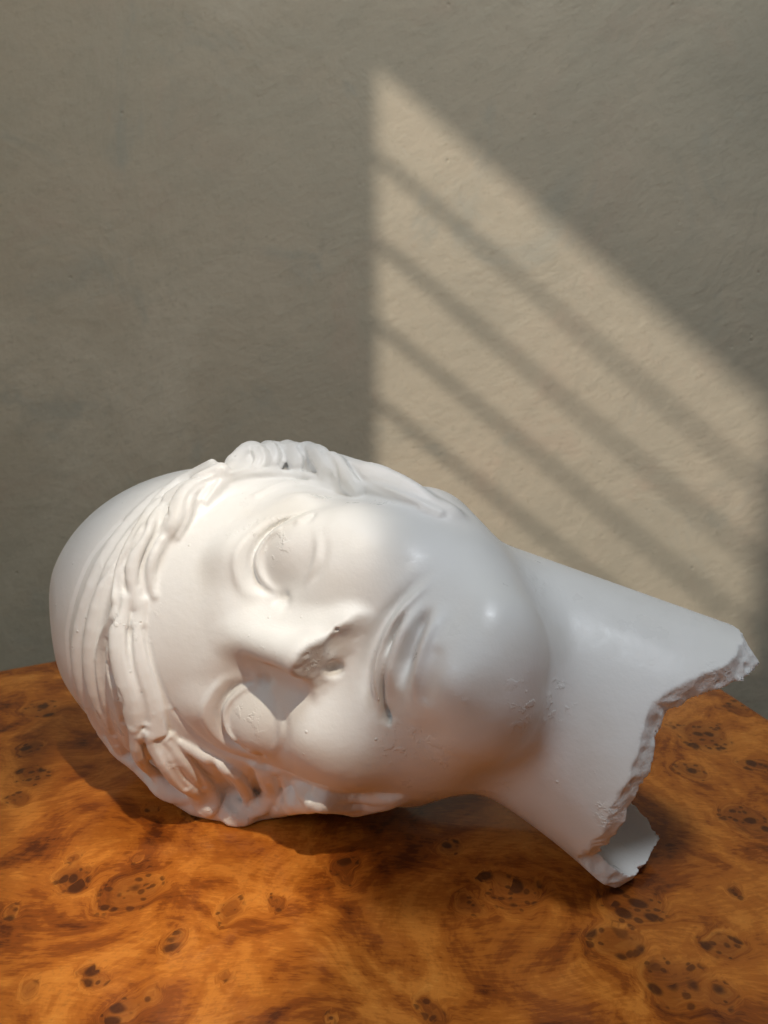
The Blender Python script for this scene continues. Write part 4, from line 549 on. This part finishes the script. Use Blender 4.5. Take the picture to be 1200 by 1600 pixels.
def table_top(LA=1.35, LB=1.15, thick=.028, nu=560, nv=480, bev=.003):
    u = np.linspace(0, 1, nu + 1); w = np.linspace(0, 1, nv + 1); U, V = np.meshgrid(u, w, indexing='ij')
    X = C0.x + dl.x * LA * U + dr.x * LB * V; Y = C0.y + dl.y * LA * U + dr.y * LB * V - .3; Z = np.zeros_like(X)
    edge = (U < 1e-6) | (V < 1e-6) | (U > 1 - 1e-6) | (V > 1 - 1e-6); Z[edge] = -bev * .5
    P = np.stack([X, Y, Z], -1).reshape(-1, 3); idx = np.arange((nu + 1) * (nv + 1)).reshape(nu + 1, nv + 1)
    F = np.stack([idx[:-1, :-1], idx[1:, :-1], idx[1:, 1:], idx[:-1, 1:]], -1).reshape(-1, 4)
    rim = np.concatenate([idx[:-1, 0], idx[-1, :-1], idx[1:, -1][::-1], idx[0, 1:][::-1]]); n = len(rim); b0 = len(P)
    low = P[rim].copy(); low[:, 2] = -thick; P = np.vstack([P, low])
    k = np.arange(n); k2 = (k + 1) % n
    F = np.vstack([F, np.stack([rim[k2], rim[k], b0 + k, b0 + k2], 1)])
    me = bpy.data.meshes.new('table_top'); me.vertices.add(len(P)); me.vertices.foreach_set('co', P.astype(np.float32).ravel())
    me.loops.add(F.size); me.loops.foreach_set('vertex_index', F.ravel().astype(np.int32)); me.polygons.add(len(F)); me.polygons.foreach_set('loop_start', np.arange(len(F), dtype=np.int32) * 4)
    me.update(calc_edges=True)
    bmx = bmesh.new(); bmx.from_mesh(me); bmesh.ops.recalc_face_normals(bmx, faces=bmx.faces); bmx.to_mesh(me); bmx.free()
    Q = P.copy(); Q[:, 1] += .3; q3 = np.stack([Q[:, 0] * 1000, Q[:, 1] * 1000, np.zeros(len(Q))], 1).astype(f32)
    jx = Q[:, 0] + vnoise(q3, 14, 11) * .006 + vnoise(q3, 5, 12) * .002; jy = Q[:, 1] + vnoise(q3, 14, 13) * .006 + vnoise(q3, 5, 14) * .002
    m = np.zeros(len(Q))
    for (x, y, rr) in KNOTS:
        t = np.clip((rr * 1.35 - np.hypot(jx - x, jy - y)) / rr, 0, 1); m = np.maximum(m, t * t * (3 - 2 * t))
    me.attributes.new('knot', 'FLOAT', 'POINT').data.foreach_set('value', m.astype(np.float32))
    return link_mesh('table_top', me, M_BURL, table)
table_top()
bm = bmesh.new(); q = [C0 + dl * .05 + dr * .05, C0 + dl * 1.30 + dr * .05, C0 + dl * 1.30 + dr * 1.10, C0 + dl * .05 + dr * 1.10]
a = [bm.verts.new((p.x, p.y - .3, -.10)) for p in q]; b = [bm.verts.new((p.x, p.y - .3, -.029)) for p in q]
bm.faces.new(b); bm.faces.new(a[::-1])
for i in range(4): bm.faces.new((a[i], a[(i + 1) % 4], b[(i + 1) % 4], b[i]))
bm_obj('apron', bm, M_BURL, table, .002)

# ---------------------------------------------------------------- plaster head
def build_head():
    v, f = extract(VOXEL, full); v = relax(v, f, 2)
    M_P = plaster_material('glossy_white_plaster'); M_R = plaster_material('raw_broken_plaster', .85, 4.0)
    root = tag(empty('plaster_head', (-.05, .38, TABLE_Z)), 'white plaster cast of a classical head lying on its side on the burl table', 'sculpture')
    W = POSE_O + (v / 1000).astype(np.float64) @ np.stack([POSE_B, POSE_A, POSE_C]); W = (W - np.array(root.location)).astype(f32)
    # vertex normals of the whole surface, kept by every part so that no seam shows
    e1 = W[f[:, 2]] - W[f[:, 0]]; e2 = W[f[:, 3]] - W[f[:, 1]]; fn = np.cross(e1, e2)
    vn = np.stack([sum(np.bincount(f[:, k], fn[:, i], len(v)) for k in range(4)) for i in range(3)], 1)
    vn /= np.linalg.norm(vn, axis=1)[:, None] + 1e-12
    ids, names = classify(v[f].mean(1).astype(f32))
    Q = v.copy(); Q[:, 1] += f32(.13) * Q[:, 0]; nose_grey = np.zeros(len(v), f32)
    m = np.where((np.abs(Q[:, 0] - 3) < 18) & (Q[:, 1] < -28) & (Q[:, 1] > -54) & (Q[:, 2] > 4))[0]
    nose_grey[m] = sm(nose_plane(Q[m]), -3.4, -.2) * sm(Q[m, 2], 7.5, 11) * sm(Q[m, 0], -11, -6) * sm(-Q[m, 0], -18, -12) * .65  # mask of the nose base, tinted greyer
    objs = {}
    for pid in sorted(set(ids.tolist())):
        name, par = names[pid]
        sel = f[ids == pid]; used, inv = np.unique(sel, return_inverse=True); sel = inv.reshape(sel.shape)
        me = bpy.data.meshes.new(name); me.vertices.add(len(used)); me.vertices.foreach_set('co', W[used].ravel())
        me.loops.add(sel.size); me.loops.foreach_set('vertex_index', sel.ravel().astype(np.int32))
        me.polygons.add(len(sel)); me.polygons.foreach_set('loop_start', np.arange(len(sel), dtype=np.int32) * 4)
        me.update(calc_edges=True); me.polygons.foreach_set('use_smooth', np.ones(len(sel), bool))
        me.attributes.new('nose_grey', 'FLOAT', 'POINT').data.foreach_set('value', nose_grey[used])
        me.normals_split_custom_set_from_vertices(vn[used].astype(float).tolist())
        objs[pid] = link_mesh(name, me, M_R if name == 'broken_edge' else M_P, None)
        if name == 'nose_underside': objs[pid]['label'] = 'grey underside of the nose'
        if name == 'broken_edge': objs[pid]['label'] = 'rough chipped rim of the broken neck'
    for pid, o in objs.items():
        par = names[pid][1]; o.parent = objs.get(par, root) if par is not None else root
    return root
def classify(C):
    """part of each face centre: 0 face, 1 back of head, 2 hair, 3 neck, then sub-parts"""
    names = {0: ('face', None), 1: ('crown', None), 2: ('hair', None), 3: ('neck', None), 4: ('broken_edge', 3), 5: ('nose', 0), 6: ('eye', 0), 7: ('eye', 0), 8: ('lips', 0), 9: ('hair_band', None), 10: ('nose_underside', 0)}
    ids = np.ones(len(C), int)
    loop = np.array(HAIR['mass'], float)[:, :2]; poly = np.vstack([loop, [(-80, -140), (80, -140)]])
    x, y = C[:, 0], C[:, 1]; ins = np.zeros(len(C), bool); j = len(poly) - 1
    for i in range(len(poly)):
        xi, yi = poly[i]; xj, yj = poly[j]
        k = ((yi > y) != (yj > y)) & (x < (xj - xi) * (y - yi) / (yj - yi + 1e-9) + xi); ins ^= k; j = i
    ids[ins & (C[:, 2] > -75)] = 0
    Sy = y + .13 * x; ax = np.abs(x); fc = ids == 0
    ids[fc & (((ax - 39) / 19) ** 2 + ((Sy + 3) / 17) ** 2 < 1) & (x > 0)] = 6
    ids[fc & (((ax - 39) / 19) ** 2 + ((Sy + 3) / 17) ** 2 < 1) & (x < 0)] = 7
    ids[fc & (ax < 9 + 10 * np.clip((10 - Sy) / 58, 0, 1)) & (Sy < 10) & (Sy > -53) & (C[:, 2] > 4)] = 5
    near = np.where(ids == 5)[0]; Qn = C[near].copy(); Qn[:, 1] += f32(.13) * Qn[:, 0]
    ids[near[(nose_plane(Qn) > -1.1) & (C[near, 2] > 5)]] = 10
    ids[fc & ((ax / 29) ** 2 + ((Sy + 65.5) / 8.5) ** 2 < 1)] = 8
    for k in ('mass', 'mass2'):
        m, b = tube(C, HAIR[k]); ids[m[b < 1.0]] = 2
    best = np.full(len(C), .9, f32); nid = 20; lock = {}
    for k, pts in HAIR.items():
        if k[:4] == 'mass': continue
        m, b = tube(C, pts); near = b < best[m]; mm = m[near]; best[mm] = b[near]
        if k[0] == 'b': ids[mm] = 9; continue
        root = k.split('_')[0]
        if root not in lock: lock[root] = nid; names[nid] = ('hair_lock', 2); nid += 1
        ids[mm] = lock[root]
    nk = neck_sdf(C); P = C.copy(); P[:, 0] -= f32(.11) * np.clip(P[:, 2], -120, 0) - f32(1)
    S = P.copy(); S[:, 0] = np.abs(S[:, 0])
    hd = np.minimum(ell(P, (0, -36, -58), (71, 88, 62)), np.minimum(sph(S, (0, -98, -11), 27), cone(S, (57, -54, -70), (15, -99, -18), 26, 24)))
    sel = (nk < hd) & (C[:, 1] < -60) & (ids < 2); ids[sel] = 3
    low = np.where(ids == 3)[0]; n, u, vv = neck_frame()
    s = (C[low] - NECK0.astype(f32)) @ n.astype(f32)
    ids[low[(np.abs(neck_cut(C[low], nk[low])) < .45) & (s > 70)]] = 4
    return ids, names
VOXEL = 0.8
build_head()
